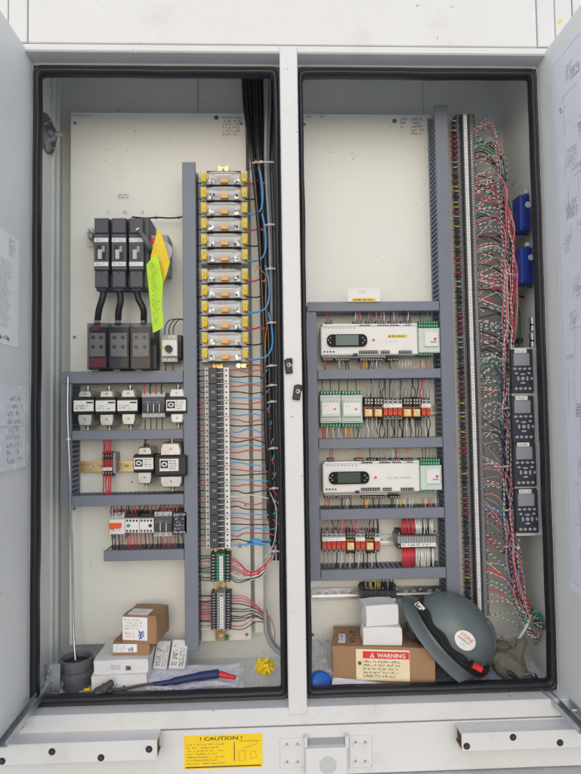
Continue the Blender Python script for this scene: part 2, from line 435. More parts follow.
def plabel(a, b, c, d, rows, par, Y=.1994, lines=False, m='white', seed=1, ink='ink', glyph=None):
    x0, x1, z0, z1 = rect(a, b, c, d, Y); fr = Fr((0, Y, 0)); mb = MB(); mb.slab(fr, x0, x1, z0, z1, m, .0003)
    e = (x1-x0)*.07
    mb.scrib(fr, x0+e, x1-e, z0+e*.6, z1-e*.6, rows, ink, w=.0009, seed=seed, glyph=glyph)
    if lines:
        for k in (.38, .7): xx = x0+(x1-x0)*k; mb.flat(fr, xx, xx+.0006, z0, z1, 'ink_grey', .0008)
    return obj('label', mb, par)
plabel(72, 113.5, 94, 117.5, 1, pl); plabel(221, 115, 245, 137, 6, pl, lines=True, seed=3)
plabel(116, 193, 133.5, 199.5, 2, pl)
for i, (x, t) in enumerate(((108, '1'), (125, 'L2'), (142.5, '3'))):
    mb = MB(); f = FP(x, 212, .1994); q = PX(.2); mb.slab(f, -2.6*q, 2.6*q, -2*q, 2*q, 'white', .0003); mb.text(f, t, 0, -1.3*q, 2.6*q, 'ink', .0009, 'CENTER'); obj('label', mb, pl)
for (x, y, par) in ((216.3, 117.8, pl), (394.5, 121, pr)):
    mb = MB(); mb.cyl(at(x, y, .2), (0,-1,0), .0062, .0006, 'green_dot', 20); obj('sticker', mb, par)
plabel(304.5, 115, 314.5, 118.5, 1, pr); plabel(317, 115, 329, 118.5, 1, pr)
plabel(400, 117, 408, 129, 3, pr); plabel(409.5, 117, 426, 136, 5, pr, lines=True); plabel(427, 119, 433, 136, 4, pr)

# caution sticker
Y = YF+.001
x0, x1, z0, z1 = rect(184, 734.5, 262.5, 768, Y); fr = Fr((0, Y, 0)); mb = MB(); mb.slab(fr, x0, x1, z0, z1, 'caution', .0005)
w_, h_ = x1-x0, z1-z0
mb.text(fr, '! CAUTION !', x0+w_*.20, z1-h_*.155, h_*.105, 'ink', .001, sx=1.55, bold=.015)
mb.scrib(fr, x0+w_*.03, x0+w_*.56, z0+h_*.12, z1-h_*.22, 7, 'ink', .001, fill=.7, seed=4, th=.32)
mb.flat(fr, x0+w_*.635, x0+w_*.645, z0+h_*.22, z1-h_*.22, 'ink', .001)
mb.flat(fr, x0+w_*.02, x0+w_*.98, z0+h_*.04, z0+h_*.075, 'ink', .001)
mb.flat(fr, x0+w_*.70, x0+w_*.96, z1-h_*.21, z1-h_*.197, 'rust', .001)
def ln(fr, a, b, m, t=.0007, w=.001): 
    a = Vector(a); b = Vector(b); d = (b-a).normalized(); n = Vector((-d.y, d.x))*t/2
    return [fr(*(a-n), w), fr(*(b-n), w), fr(*(b+n), w), fr(*(a+n), w)]
def lines(mb, fr, L, m, t=.0007, w=.001):
    for a, b in L: mb.add(ln(fr, a, b, m, t, w), [(0,1,2,3)], m)
def U(u, v): return (x0+w_*u, z0+h_*v)
lines(mb, fr, [(U(.76,.58), U(.93,.70)), (U(.93,.70), U(.935,.78)), (U(.70,.22), U(.70,.5)), (U(.70,.5), U(.78,.52)), (U(.78,.52), U(.78,.22)), (U(.70,.22), U(.78,.22)), (U(.85,.25), U(.85,.45)), (U(.85,.45), U(.90,.5)), (U(.90,.5), U(.93,.3)), (U(.85,.25), U(.93,.3))], 'rust', .0005)
obj('caution_label', mb, cab)
# yellow paint mark
mb = MB(); a = at(560, 22, YF+.001); fr = Fr(a); mb.add([fr(-.006,-.006,.0006), fr(.0,-.004,.0006), fr(.008,.008,.0006), fr(-.004,.003,.0006)], [(0,1,2,3)], 'yellow'); obj('paint_mark', mb, cab)

# post latches
for (a, b, c, d, an) in ((284.7, 358.5, 293, 373.5, -.12), (293.3, 384.5, 302, 400, .16)):
    Y = YF-.0045; c0 = at((a+c)/2, (b+d)/2, Y); q = PX(Y); M = Matrix.Translation(c0) @ Matrix.Rotation(an, 4, 'Y')
    mb = MB(); hw, hh = (c-a)/2*q, (d-b)/2*q
    mb.box(-hw, hw*.7, -.009, 0, -hh, hh*.85, 'black', .002, M); mb.box(-hw*.5, hw, -.006, 0, hh*.3, hh, 'black', .001, M)
    lt = obj('door_latch', mb, cab)
    mb = MB(); mb.cyl(M @ Vector((0,-.009,hh*.1)), (0,-1,0), hw*.5, .0015, 'lightgrey', 14); mb.cyl(M @ Vector((-hw*.1,-.0105,hh*.1)), (0,-1,0), hw*.25, .001, 'black', 10); obj('key_slot', mb, lt)

# doors, 90 degrees open, with sheets and stays
zd0 = ZS-.004; zd1 = ZS+H+.016
def door(x0, x1, inner):
    mb = MB(); mb.box(x0, x1, -.66, -.004, zd0, zd1, 'paint_door', .004)
    return obj('door', mb, cab)
dl = door(-.045, -.002, -.002); dr = door(W+.002, W+.045, W+.002)
# hinged stay brackets on the doors
a = onx(17, 733, 0); mb = MB(); mb.box(-.002, .003, a.y-.03, a.y+.03, a.z, a.z+.022, 'zinc', .001); mb.cyl((0.003, a.y+.012, a.z+.01), (1,0,0), .006, .006, 'steel', 12); obj('stay_bracket', mb, dl)
a = onx(577, 712, W); mb = MB(); mb.box(W-.003, W+.002, a.y-.03, a.y+.03, a.z-.01, a.z+.014, 'zinc', .001); mb.cyl((W-.003, a.y+.008, a.z), (-1,0,0), .006, .006, 'steel', 12); obj('stay_bracket', mb, dr)
def stay(p, q):
    p, q = Vector(p), Vector(q); d = q-p; L = d.length; d.normalize(); u = d; v = Vector((0,0,1)).cross(u).normalized(); n = u.cross(v)
    M = Matrix((u, v, n)).transposed().to_4x4(); M.translation = p
    mb = MB(); mb.box(0, L, -.009, -.007, -.001, .012, 'zinc', 0, M); mb.box(0, L, .007, .009, -.001, .012, 'zinc', 0, M); mb.box(0, L, -.007, .007, -.001, .001, 'zinc', 0, M)
    for i in range(int(L/.02)): mb.cyl(M @ Vector((.012+i*.02, 0, .0011)), n, .003, .0005, 'steel_dark', 8)
    return obj('stay_arm', mb, cab)
stay(at(50, 683, .045)-Vector((0,0,.002)), onx(2, 747, .015)); stay(at(531, 678, .045), onx(583, 733, W-.015))
mb = MB(); mb.B(524, 673.5, 531.5, 684, .03, .045, 'zinc'); mb.B(531.8, 673.5, 537, 685, .025, .028, 'steel_dark')
for yy in (676, 680, 684): mb.cyl(at(534, yy, .025), (0,-1,0), .003, .003, 'steel', 8)
obj('stay_anchor', mb, cab)
mb = MB(); mb.B(44, 664, 60, 694, .035, .04, 'zinc'); 
for k in range(8): mb.cyl(at(46+random.random()*12, 668+k*3.2, .035), (0,-1,0), .0025, .002, 'steel', 6)
obj('stay_anchor', mb, cab)
# cable grommet on left wall
c0 = onx(46, 134, WXL); M = Matrix.Translation(Vector((WXL, c0.y, c0.z))) @ Matrix.Rotation(PI/2, 4, 'Y'); mb = MB()
mb.lathe([(.05,0),(.05,.006),(.042,.01),(.02,.011),(.018,.022),(0,.024)], M, 'steel_dark', 28)
g = obj('lock_disc', mb, cab)
for k in range(5):
    mb = MB(); a = k*PI*2/5+.3; mb.cyl((WXL+.009, c0.y+.034*math.cos(a), c0.z+.034*math.sin(a)), (1,0,0), .0035, .006, 'steel', 8); obj('bolt', mb, g)
mb = MB(); mb.cyl((WXL+.02, c0.y, c0.z), (1,0,0), .006, .02, 'steel', 10); obj('bolt', mb, g)

# lower channels
def channel(pa, pb, ztop_, zbot, y0, holes, hx, left):
    xa, xb = pa, pb; mb = MB(); t = .004
    mb.box(xa, xb, y0, y0+t, zbot, ztop_, 'paint_out', .0015)
    mb.box(xa, xb, y0+t, YF+.0005, ztop_-t, ztop_-.0005, 'paint_out')
    mb.box(xa+.001, xb-.001, y0+t, YF+.0005, zbot+.001, zbot+t, 'rust')
    mb.box(xa+.004, xb-.004, YF-.006, YF+.0005, zbot+t, ztop_-t, 'rust')
    ch = obj('lifting_channel', mb, cab)
    for (a, b) in holes:
        c0 = at(a, b, y0); mb = MB(); mb.cyl(c0+Vector((0,.0005,0)), (0,-1,0), .0072, .0012, 'black', 18)
        mb.cyl(c0+Vector((0,-.0004,0)), (0,-1,0), .0040, .0014, 'dark', 6); obj('bolt_hole', mb, ch)
YC = YF-.045
zt = at(80, 742.5, YC).z; zb = at(80, 763, YC).z
channel(-.45, at(157, 750, YC).x, zt, zb, YC, ((2, 761), (52, 751.5), (101, 757.5), (149, 749)), 0, True)
zt = at(520, 731.5, YC).z; zb = at(520, 750, YC).z
channel(at(462, 742, YC).x, 1.65, zt, zb, YC, ((466.7, 746), (513, 737), (560, 742.5)), 0, False)
# latch plates and hasp
for (a, b, c, d) in ((280, 738.5, 305, 768), (349.5, 736, 372, 767.5)):
    mb = MB(); mb.B(a, b, c, d, YF-.003, YF+.001, 'paint_out', .001); lp = obj('latch_plate', mb, cab)
    for i in (0, 1):
        for j in (0, 1):
            cx = a+(c-a)*(.26+.42*i)+.5; cy = b+(d-b)*(.24+.6*j)
            mb = MB(); mb.cyl(at(cx, cy, YF-.003), (0,-1,0), .0075, .0025, 'paint_out', 20, r2=.0065); mb.cyl(at(cx-.2, cy-.2, YF-.0055), (0,-1,0), .004, .003, 'paint_out', 6)
            mb.B(cx-.5, cy-2, cx+.5, cy-.2, YF-.0092, YF-.006, 'steel_dark', 0)
            obj('bolt', mb, lp)
mb = MB(); mb.B(305.5, 748.5, 347.5, 776, YF-.018, YF, 'paint_out', .002); mb.B(304.5, 737.5, 307.5, 748, YF-.016, YF, 'paint_out'); mb.B(345.5, 736.5, 349, 748, YF-.016, YF, 'paint_out')
hs = obj('hasp', mb, cab)
mb = MB(); mb.B(307.6, 738, 345.4, 748.2, YF-.002, YF+.002, 'cable_grey'); obj('hasp_shadow', mb, hs)  # grey plate painting in the shadowed window above the hasp
mb = MB(); mb.cyl(at(328, 765, YF-.018)+Vector((0,.0005,0)), (0,-1,0), .0185, .0015, 'lightgrey', 28); obj('knockout', mb, hs)

# ================================================================== SHEETS ON THE DOORS
def sheet(X, y0, y1, z0, z1, name, label, cat, rows, ink, sgn, m='paper', ym=None):
    fr = Fr((X, 0, 0), (0,-sgn,0), (0,0,1)) if sgn < 0 else Fr((X, 0, 0), (0,-1,0), (0,0,1))
    # frame facing the inside of the cabinet mouth
    fr = Fr((X, 0, 0), (0, 1, 0) if sgn > 0 else (0,-1,0), (0,0,1))
    a, b = (y0, y1) if sgn > 0 else (-y1, -y0)
    mb = MB(); mb.slab(fr, a, b, z0, z1, m, .0005); return fr, a, b, mb
fr, a, b, mb = sheet(-.0015, onx(0, 300, 0).y-.16, onx(19, 300, 0).y, onx(19, 348, 0).z, onx(19, 240, 0).z, '', '', '', 1, 'ink', 1)
z0_, z1_ = onx(19, 348, 0).z, onx(19, 240, 0).z
mb.scrib(fr, b-.05, b-.012, z1_-.045, z1_-.008, 6, 'ink_grey', seed=2); mb.scrib(fr, b-.12, b-.03, z0_+.035, z1_-.06, 30, 'ink_grey', seed=5, glyph=.0028)
mb.scrib(fr, b-.14, b-.01, z0_+.008, z0_+.022, 1, 'ink', seed=9)
obj('paper_sheet', mb, None, 'white printed form taped high on the left door', 'paper')
# plastic pocket with folded papers
yb_ = onx(26, 425, 0).y; z0_, z1_ = onx(26, 470, 0).z, onx(26, 382, 0).z
pk = thing('document_pocket', 'clear plastic pocket of folded papers on the left door', 'document pocket', (0, yb_-.1, z0_))
fr = Fr((-.0015, 0, 0), (0,1,0), (0,0,1)); mb = MB(); mb.slab(fr, yb_-.19, yb_-.008, z0_+.008, z1_-.01, 'paper', .004)
mb.flat(fr, yb_-.19, yb_-.008, (z0_+z1_)/2, (z0_+z1_)/2+.001, 'ink_grey', .0044)
mb.scrib(fr, yb_-.10, yb_-.02, z0_+.02, z1_-.03, 9, 'ink_grey', .0046, seed=3)
obj('paper', mb, pk)
mb = MB(); n = 14; vs = []
for i in range(n+1):
    for j in range(n+1): vs.append(fr(yb_-.2+.2*i/n, z0_+(z1_-z0_)*j/n, .0058+.004*math.sin(i*1.7+j*.8)*random.random()))
mb.add(vs, [(i*(n+1)+j, (i+1)*(n+1)+j, (i+1)*(n+1)+j+1, i*(n+1)+j+1) for i in range(n) for j in range(n)], 'plastic_bag', True); obj('clear_sleeve', mb, pk)
# big drawing on right door
fr = Fr((W+.0015, 0, 0), (0,-1,0), (0,0,1)); P = lambda px, py: onx(px, py, W)
ya = -P(555.5, 200).y; z1_ = P(557, 52).z; z0_ = P(572, 591).z; yb2 = ya+.5
mb = MB(); mb.slab(fr, ya, yb2, z0_, z1_, 'paper_blue', .0005)
R = random.Random(3)
for k in range(60):
    u = ya+.02+R.random()*.2; v = z0_+.05+R.random()*(z1_-z0_-.1); L = R.uniform(.01, .05)
    hh_ = R.uniform(.01,.05); mb.scrib(fr, u, u+L, v, v+hh_, max(2, int(hh_/.0055)), R.choice(['ink_grey','ink_grey','ink_grey','ink']), seed=k, glyph=.003)
L = []
for k in range(90):
    u = ya+.02+R.random()*.22; v = z0_+.05+R.random()*(z1_-z0_-.1)
    L.append(((u, v), (u+R.uniform(.02,.08), v)) if R.random() < .5 else ((u, v), (u, v+R.uniform(.02,.1))))
L += [((ya+.01, z0_+.02), (ya+.01, z1_-.02)), ((ya+.01, z1_-.02), (yb2, z1_-.02)), ((ya+.01, z0_+.02), (yb2, z0_+.02))]
lines(mb, fr, L, 'ink_grey', .0007, .0012)
obj('wiring_diagram', mb, None, 'large pale wiring drawing taped down the right door', 'drawing')

# ================================================================== WIRING DUCTS
YD = .125
def duct(a, b, c, d, horiz, label, xl=None, xr=None, zt=None):
    x0, x1, z0, z1 = rect(a, b, c, d, YD)
    if xl is not None: x0 = xl
    if xr is not None: x1 = xr
    if zt is not None: z1 = zt
    t = thing('wiring_duct', label, 'wiring duct', ((x0+x1)/2, .2, z0), 'grey slotted wiring ducts')
    mb = MB(); mb.box(x0, x1, YD, YD+.009, z0, z1, 'duct', .0012); obj('cover', mb, t)
    mb = MB(); e = .0012; yb = .1995; pitch = .0125; fw = .0085
    mb.box(x0+e, x1-e, yb-.002, yb, z0+e, z1-e, 'duct')
    for lo in (1, 0):
        if horiz: q = z0+e if lo else z1-e-.0015; mb.box(x0+e, x1-e, yb-.012, yb-.002, q, q+.0015, 'duct')
        else: q = x0+e if lo else x1-e-.0015; mb.box(q, q+.0015, yb-.012, yb-.002, z0+e, z1-e, 'duct')
    R = random.Random(int(a*7+b))
    if horiz:
        for k in range(int((x1-x0)/pitch)):
            xx = x0+e+k*pitch
            for zz in (z0+e, z1-e-.0015): mb.box(xx, xx+fw*.62, YD+.009, yb-.012, zz, zz+.0015, 'duct')
    else:
        for k in range(int((z1-z0)/pitch)):
            zz = z0+e+k*pitch
            for xx in (x0+e, x1-e-.0015): mb.box(xx, xx+.0015, YD+.009, yb-.012, zz, zz+fw*.62, 'duct')
    obj('slotted_trunk', mb, t)
    return x0, x1, z0, z1
v1 = duct(183.5, 162, 197, 651, False, 'long vertical grey duct left of the fuse holders')
h1 = duct(60.4, 371, 185.3, 383, True, 'horizontal grey duct above the three white-labelled transformers', xr=v1[0]-.0012)
v0 = duct(60.4, 384, 71.2, 507, False, 'short vertical grey duct at far left of transformer rows', zt=h1[2]-.0012)
duct(72.3, 430, 186, 439.5, True, 'horizontal grey duct between the two transformer rows', v0[1]+.0012, v1[0]-.0012)
duct(72.3, 495, 187, 505.6, True, 'horizontal grey duct above the orange-toggle breaker', v0[1]+.0012, v1[0]-.0012)
duct(103.5, 550, 188, 560.5, True, 'lowest short grey duct under the orange-toggle breaker', None, v1[0]-.0012)
v2 = duct(441, 105, 454, 612, False, 'long vertical grey duct left of the tall terminal column')
h5 = duct(307.4, 301.5, 443.7, 311, True, 'horizontal grey duct above the upper white controller', None, v2[0]-.0012)
v3 = duct(308, 312, 318.5, 581, False, 'vertical grey duct at far left of the controller rows', zt=h5[2]-.0012)
for q_, l_ in (((318.7, 369, 445.2, 378.5), 'horizontal grey duct beneath the upper white controller'), ((319, 438, 446, 448), 'horizontal grey duct between relay row and lower controller'),
    ((320, 508.5, 447.8, 519), 'horizontal grey duct beneath the lower white controller'), ((320.3, 568.8, 449.3, 579.5), 'lowest horizontal grey duct of the right compartment')):
    duct(*q_, True, l_, v3[1]+.0012, v2[0]-.0012)

# ================================================================== DIN RAILS
def railh(a, c, y, hpx, m, label, group='mounting rails', Y=.186):
    x0, x1, z0, z1 = rect(a, y-hpx/2, c, y+hpx/2, Y); h = z1-z0; mb = MB()
    mb.box(x0, x1, Y, Y+.0012, z0, z0+h*.22, m); mb.box(x0, x1, Y, Y+.0012, z1-h*.22, z1, m)
    mb.box(x0, x1, Y+.0012, Y+.008, z0+h*.20, z0+h*.22, m); mb.box(x0, x1, Y+.0012, Y+.008, z1-h*.22, z1-h*.20, m); mb.box(x0, x1, Y+.008, Y+.0135, z0+h*.2, z1-h*.2, m)
    k = x0+.012; i = 0
    while k < x1-.014:
        if i % 3 == 1: mb.cyl((k+.005, Y+.0082, (z0+z1)/2), (0,-1,0), .0045, .003, 'steel', 12); mb.cyl((k+.005, Y+.0052, (z0+z1)/2), (0,-1,0), .002, .0006, 'ink', 6)
        else: mb.box(k, k+.012, Y+.0074, Y+.0082, (z0+z1)/2-.003, (z0+z1)/2+.003, 'ink_grey')
        k += .021; i += 1
    obj('mounting_rail', mb, None, label, 'rail', group)
railh(78, 187, 466, 10.5, 'brass', 'yellowish slotted rail behind the red terminal block')
railh(108, 188, 525, 9, 'brass', 'hidden rail behind the orange-toggle breaker row')
railh(319, 438.5, 410, 10.5, 'steel', 'slotted rail behind the upper relay row')
railh(320, 443, 540, 10, 'steel', 'slotted rail behind the lower relay row')
railh(312, 443.5, 592.5, 11, 'steel', 'lowest slotted steel rail with bare holes, above the white boxes')
def railv(x, y0, y1, wpx, m, label, Y=.186):
    x0, x1, z0, z1 = rect(x-wpx/2, y0, x+wpx/2, y1, Y); mb = MB(); w = x1-x0
    mb.box(x0, x0+w*.22, Y, Y+.0012, z0, z1, m); mb.box(x1-w*.22, x1, Y, Y+.0012, z0, z1, m); mb.box(x0+w*.2, x1-w*.2, Y+.008, Y+.0135, z0, z1, m)
    mb.box(x0+w*.2, x0+w*.22, Y+.0012, Y+.008, z0, z1, m); mb.box(x1-w*.22, x1-w*.2, Y+.0012, Y+.008, z0, z1, m)
    z = z0+.012
    while z < z1-.01: mb.box((x0+x1)/2-.003, (x0+x1)/2+.003, Y+.0074, Y+.0082, z, z+.012, 'ink_grey'); z += .02
    return obj('mounting_rail', mb, None, label, 'rail', 'mounting rails')
railv(219, 363.5, 640, 10, 'brass', 'vertical yellowish rail behind the tall breaker column')
railv(224, 166, 362, 10, 'brass', 'vertical rail behind the yellow-labelled fuse holders')
railv(473, 114, 618, 10, 'steel', 'vertical rail behind the tall terminal column')

# ================================================================== FUSE SWITCH (three poles)
Y = .10
t = thing('fuse_switch', 'dark grey three pole fuse switch with cable tails and hanging tags', 'switch', at(122, 288, .2))
mb = MB(); mb.B(95, 219, 148.5, 287, .13, .1995, 'dark', .002); obj('base', mb, t)
for i, xo in enumerate((94.2, 111.8, 129.2)):
    w = 14; mb = MB()
    mb.B(xo, 218, xo+w, 233.2, Y+.004, .13, 'breaker', .002)
    mb.B(xo-.3, 233.8, xo+w+.6, 270, Y, .13, 'breaker', .0015)
    mb.B(xo+.5, 270.5, xo+w-.3, 287.5, Y+.004, .13, 'breaker', .002)
    mb.B(xo+2, 287.8, xo+w-2, 290.5, Y+.012, .13, 'breaker', .002)
    mb.B(xo+w/2-.8, 271.5, xo+w/2+.8, 273.5, Y+.0035, Y+.005, 'black', 0)
    p = obj('pole', mb, t)
    for (yy0, yy1) in ((238, 242), (262, 266)):
        mb = MB(); mb.B(xo, yy0, xo+w, yy1, Y-.0006, Y, 'white', 0); f = FP(xo+1, yy1-1, Y-.0006); q = PX(Y)
        mb.scrib(f, 0, 12*q, 0, 2.2*q, 1, 'ink', .0006, seed=i, fill=.55); obj('label', mb, p)
    mb = MB(); mb.B(xo+2.2, 245, xo+11.5, 260, Y-.001, Y+.004, 'smoke', .001); mb.B(xo+3.4, 249.5, xo+7.5, 259, Y-.0018, Y-.001, 'lightgrey', .0004); mb.B(xo+7.5, 246, xo+10.5, 252, Y-.0018, Y-.001, 'grey', .0004); obj('window', mb, p)
mb = MB(); mb.B(143.8, 218, 149.6, 288, .118, .1995, 'breaker', .002); mb.B(150, 235, 168, 273, .135, .1995, 'grey', .003); mb.cyl(at(162, 253, .135), (0,-1,0), .028, .012, 'lightgrey', 28); mb.B(150, 238, 156, 243.5, .133, .1345, 'label_red', 0); mb.B(164.5, 273, 166.5, 281, .14, .145, 'steel')
h = obj('handle_mechanism', mb, t)
mb = MB(); mb.tube(crom([at(138.5, 230.5, .088), at(144, 237, .075), at(149, 246, .085), at(150.5, 251, .115)], 6), [.0055]*7+[.0075]*12, 'pvc', 10); mb.cyl(at(138, 230, .088), (-.5,-.2,.7), .0055, .004, 'white', 10); obj('handle', mb, h)
mb = MB(); mb.B(86.5, 228, 92.8, 233, .17, .1995, 'steel'); mb.B(87.5, 233.5, 92.5, 238, .16, .1995, 'grey'); mb.B(86.8, 238.4, 93, 245.5, .18, .1995, 'clear'); mb.cyl(at(90, 231, .17), (0,-1,0), .004, .004, 'steel_dark', 8)
obj('earth_terminal', mb, None, 'small metal terminal beside left edge of the fuse switch', 'terminal')
# tails
for i, pts in enumerate((((104, 288, .125), (102.5, 298, .12), (99, 310, .125), (97, 325, .14)), ((119, 288, .125), (120.5, 300, .118), (118.5, 312, .125), (118, 325, .14)), ((136, 288, .125), (138.5, 299, .118), (143.5, 310, .12), (143.5, 325, .14)))):
    mb = MB(); P = crom([at(*p) for p in pts], 8); mb.tube(P, .0082, 'black', 12)
    if i == 0: mb.cyl(P[0]+Vector((.0,0,.004)), (P[4]-P[0]), .0092, .012, 'red', 12)
    obj('power_cable', mb, None, ('thick black cable with a red band beneath the left pole', 'thick black cable beneath the middle pole of the fuse switch', 'thick black cable beneath the right pole, bending right')[i], 'cable', 'three thick cables under the fuse switch')
mb = MB(); mb.tube(crom([at(132, 217, .17), at(145, 218.2, .17), at(158, 217.6, .17), at(170, 218.2, .17), at(183, 217, .17)], 5), .0022, 'black', 8)
for xx in (156, 179): mb.cyl(at(xx, 217.6, .17)-Vector((.002,0,0)), (1,0,0), .0042, .004, 'black', 8); mb.tube([at(xx, 217.6, .165), at(xx+.5, 214.8, .165)], .001, 'tie', 5)
obj('thin_cable', mb, None, 'thin black cable clipped to the panel above the yellow tag', 'cable')
# tags
def tagsheet(pts, Y, m, dy=0):
    mb = MB(); P = [at(px, py, Y+k) for px, py, k in pts]; return mb, P
P = [at(158.8, 227.3, .092), at(165, 245, .09), at(170, 262, .098), at(166.5, 275, .1), at(162.4, 286.5, .104), at(156, 272, .1), at(150.4, 258, .094), at(154, 243, .088)]
mb = MB(); mb.prism(P, (0,.0012,0), 'tag_yellow'); fr = Fr(at(151, 262, .094), (1,-.0,-.0)); 
fr = Fr(P[6]+Vector((.004,-.002,-.004)), (1,.1,-.08), (0,.05,1)); mb.scrib(fr, 0, .036, -.006, .004, 1, 'warn_cream', .002, seed=3, fill=.9)
obj('hang_tag', mb, None, 'yellow kite-shaped plastic tag hanging from the fuse switch', 'tag')
P = [at(146.3, 265, .083), at(151, 259, .08), at(157, 253.5, .08), at(160, 266, .08), at(163, 282, .084), at(162, 305, .088), at(163.5, 327, .09), at(158, 330.5, .09), at(153, 333, .09), at(150.8, 310, .088), at(148.5, 288, .085)]
mb = MB(); mb.prism(P, (0,.001,0), 'tag_green')
R = random.Random(4)
for k in range(26):
    yy = 264+k*2.45; xx = 149.5+R.random()*2+max(0,(yy-270))*.045; f = Fr(at(xx, yy, .0765), (1,0,.35)); q = PX(.08)
    mb.scrib(f, 0, R.uniform(5,9)*q, -1*q, 1*q, 1, 'ink', 0, seed=k, fill=.65, glyph=.0025)
obj('hang_tag', mb, None, 'bright green tag with handwriting hanging below the yellow tag', 'tag')

# ================================================================== DISTRIBUTION BLOCK
t = thing('distribution_block', 'three pole distribution block under smoky clear covers', 'terminal block', at(120, 369, .2))
mb = MB(); mb.B(89, 327, 156.5, 369, .155, .1995, 'dark', .001); mb.B(151, 345, 156.5, 369, .13, .155, 'dark'); obj('base', mb, t)
for i, (a, c) in enumerate(((87, 107.3), (108, 129.3), (130, 151))):
    mb = MB(); mb.B(a, 323, c, 369.3, .100, .15, 'smoke', .0015)
    cv = obj('cover', mb, t)
    mb = MB(); mb.B(a+2.5, 333, c-2.5, 356.5, .108, .1115, 'lightgrey', .001)
    for u in (.3, .7):
        for yy in (337.5, 347): mb.cyl(at(a+(c-a)*u, yy, .108), (0,-1,0), .0065, .001, 'grey', 14); mb.cyl(at(a+(c-a)*u, yy, .107), (0,-1,0), .0038, .001, 'ink', 6)
    mb.scrib(FP(a+3, 355, .108), 0, 13*PX(.11), 0, 3.4*PX(.11), 2, 'ink_grey', .0006, seed=i)
    obj('contact_plate', mb, t)
    mb = MB(); mb.B(a+2, 358, c-2, 367, .1105, .1115, 'red_band' if i == 0 else 'navy_box' if i == 2 else 'dark', 0); obj('pole_marker', mb, t)
    if i == 0: mb = MB(); mb.B(a+4, 325, c-8, 330, .1105, .1115, 'red_band', 0); obj('pole_marker', mb, t)
    mb = MB(); mb.B(a+6, 320.3, c-6, 323, .125, .145, 'clear'); mb.B(a+5, 369.5, c-9, 371, .125, .145, 'grey'); obj('clip', mb, t)

# ================================================================== MOTOR STARTER
t = thing('motor_starter', 'small light grey motor starter with black rotary knob', 'motor starter', at(170, 362, .2))
mb = MB(); mb.B(161.3, 334.5, 177.5, 362, .145, .1995, 'lightgrey', .001); mb.B(161.8, 340, 177, 356, .125, .145, 'white', .001)
for xx in (165.3, 169.5, 173.7):
    for yy in (336.8, 359.5): mb.cyl(at(xx, yy, .145), (0,-1,0), .0036, .0008, 'steel_dark', 10)
mb.B(162.5, 346, 164.5, 349, .124, .125, 'yellow', 0); obj('body', mb, t)
mb = MB(); mb.B(177.8, 335, 181.5, 358, .15, .1995, 'black'); obj('side_contact', mb, t)
mb = MB(); mb.cyl(at(169, 349, .125), (0,-1,0), .0095, .014, 'black', 18, r2=.0085); mb.B(168.2, 345.2, 169.8, 352.8, .107, .111, 'dark'); obj('knob', mb, t)
for xx in (165.3, 169.5, 173.7): wire([(xx, 337, .15), (xx-.3, 328, .14), (xx+5, 320, .14), (185, 319+ (xx-165)*.15, .15)], 'w_black', 'curving up from the motor starter into the duct', 'left', .0013)
for xx in (165.5, 173): wire([(xx, 360, .15), (xx, 372, .16)], 'w_black', 'below the motor starter', 'left', .0013)

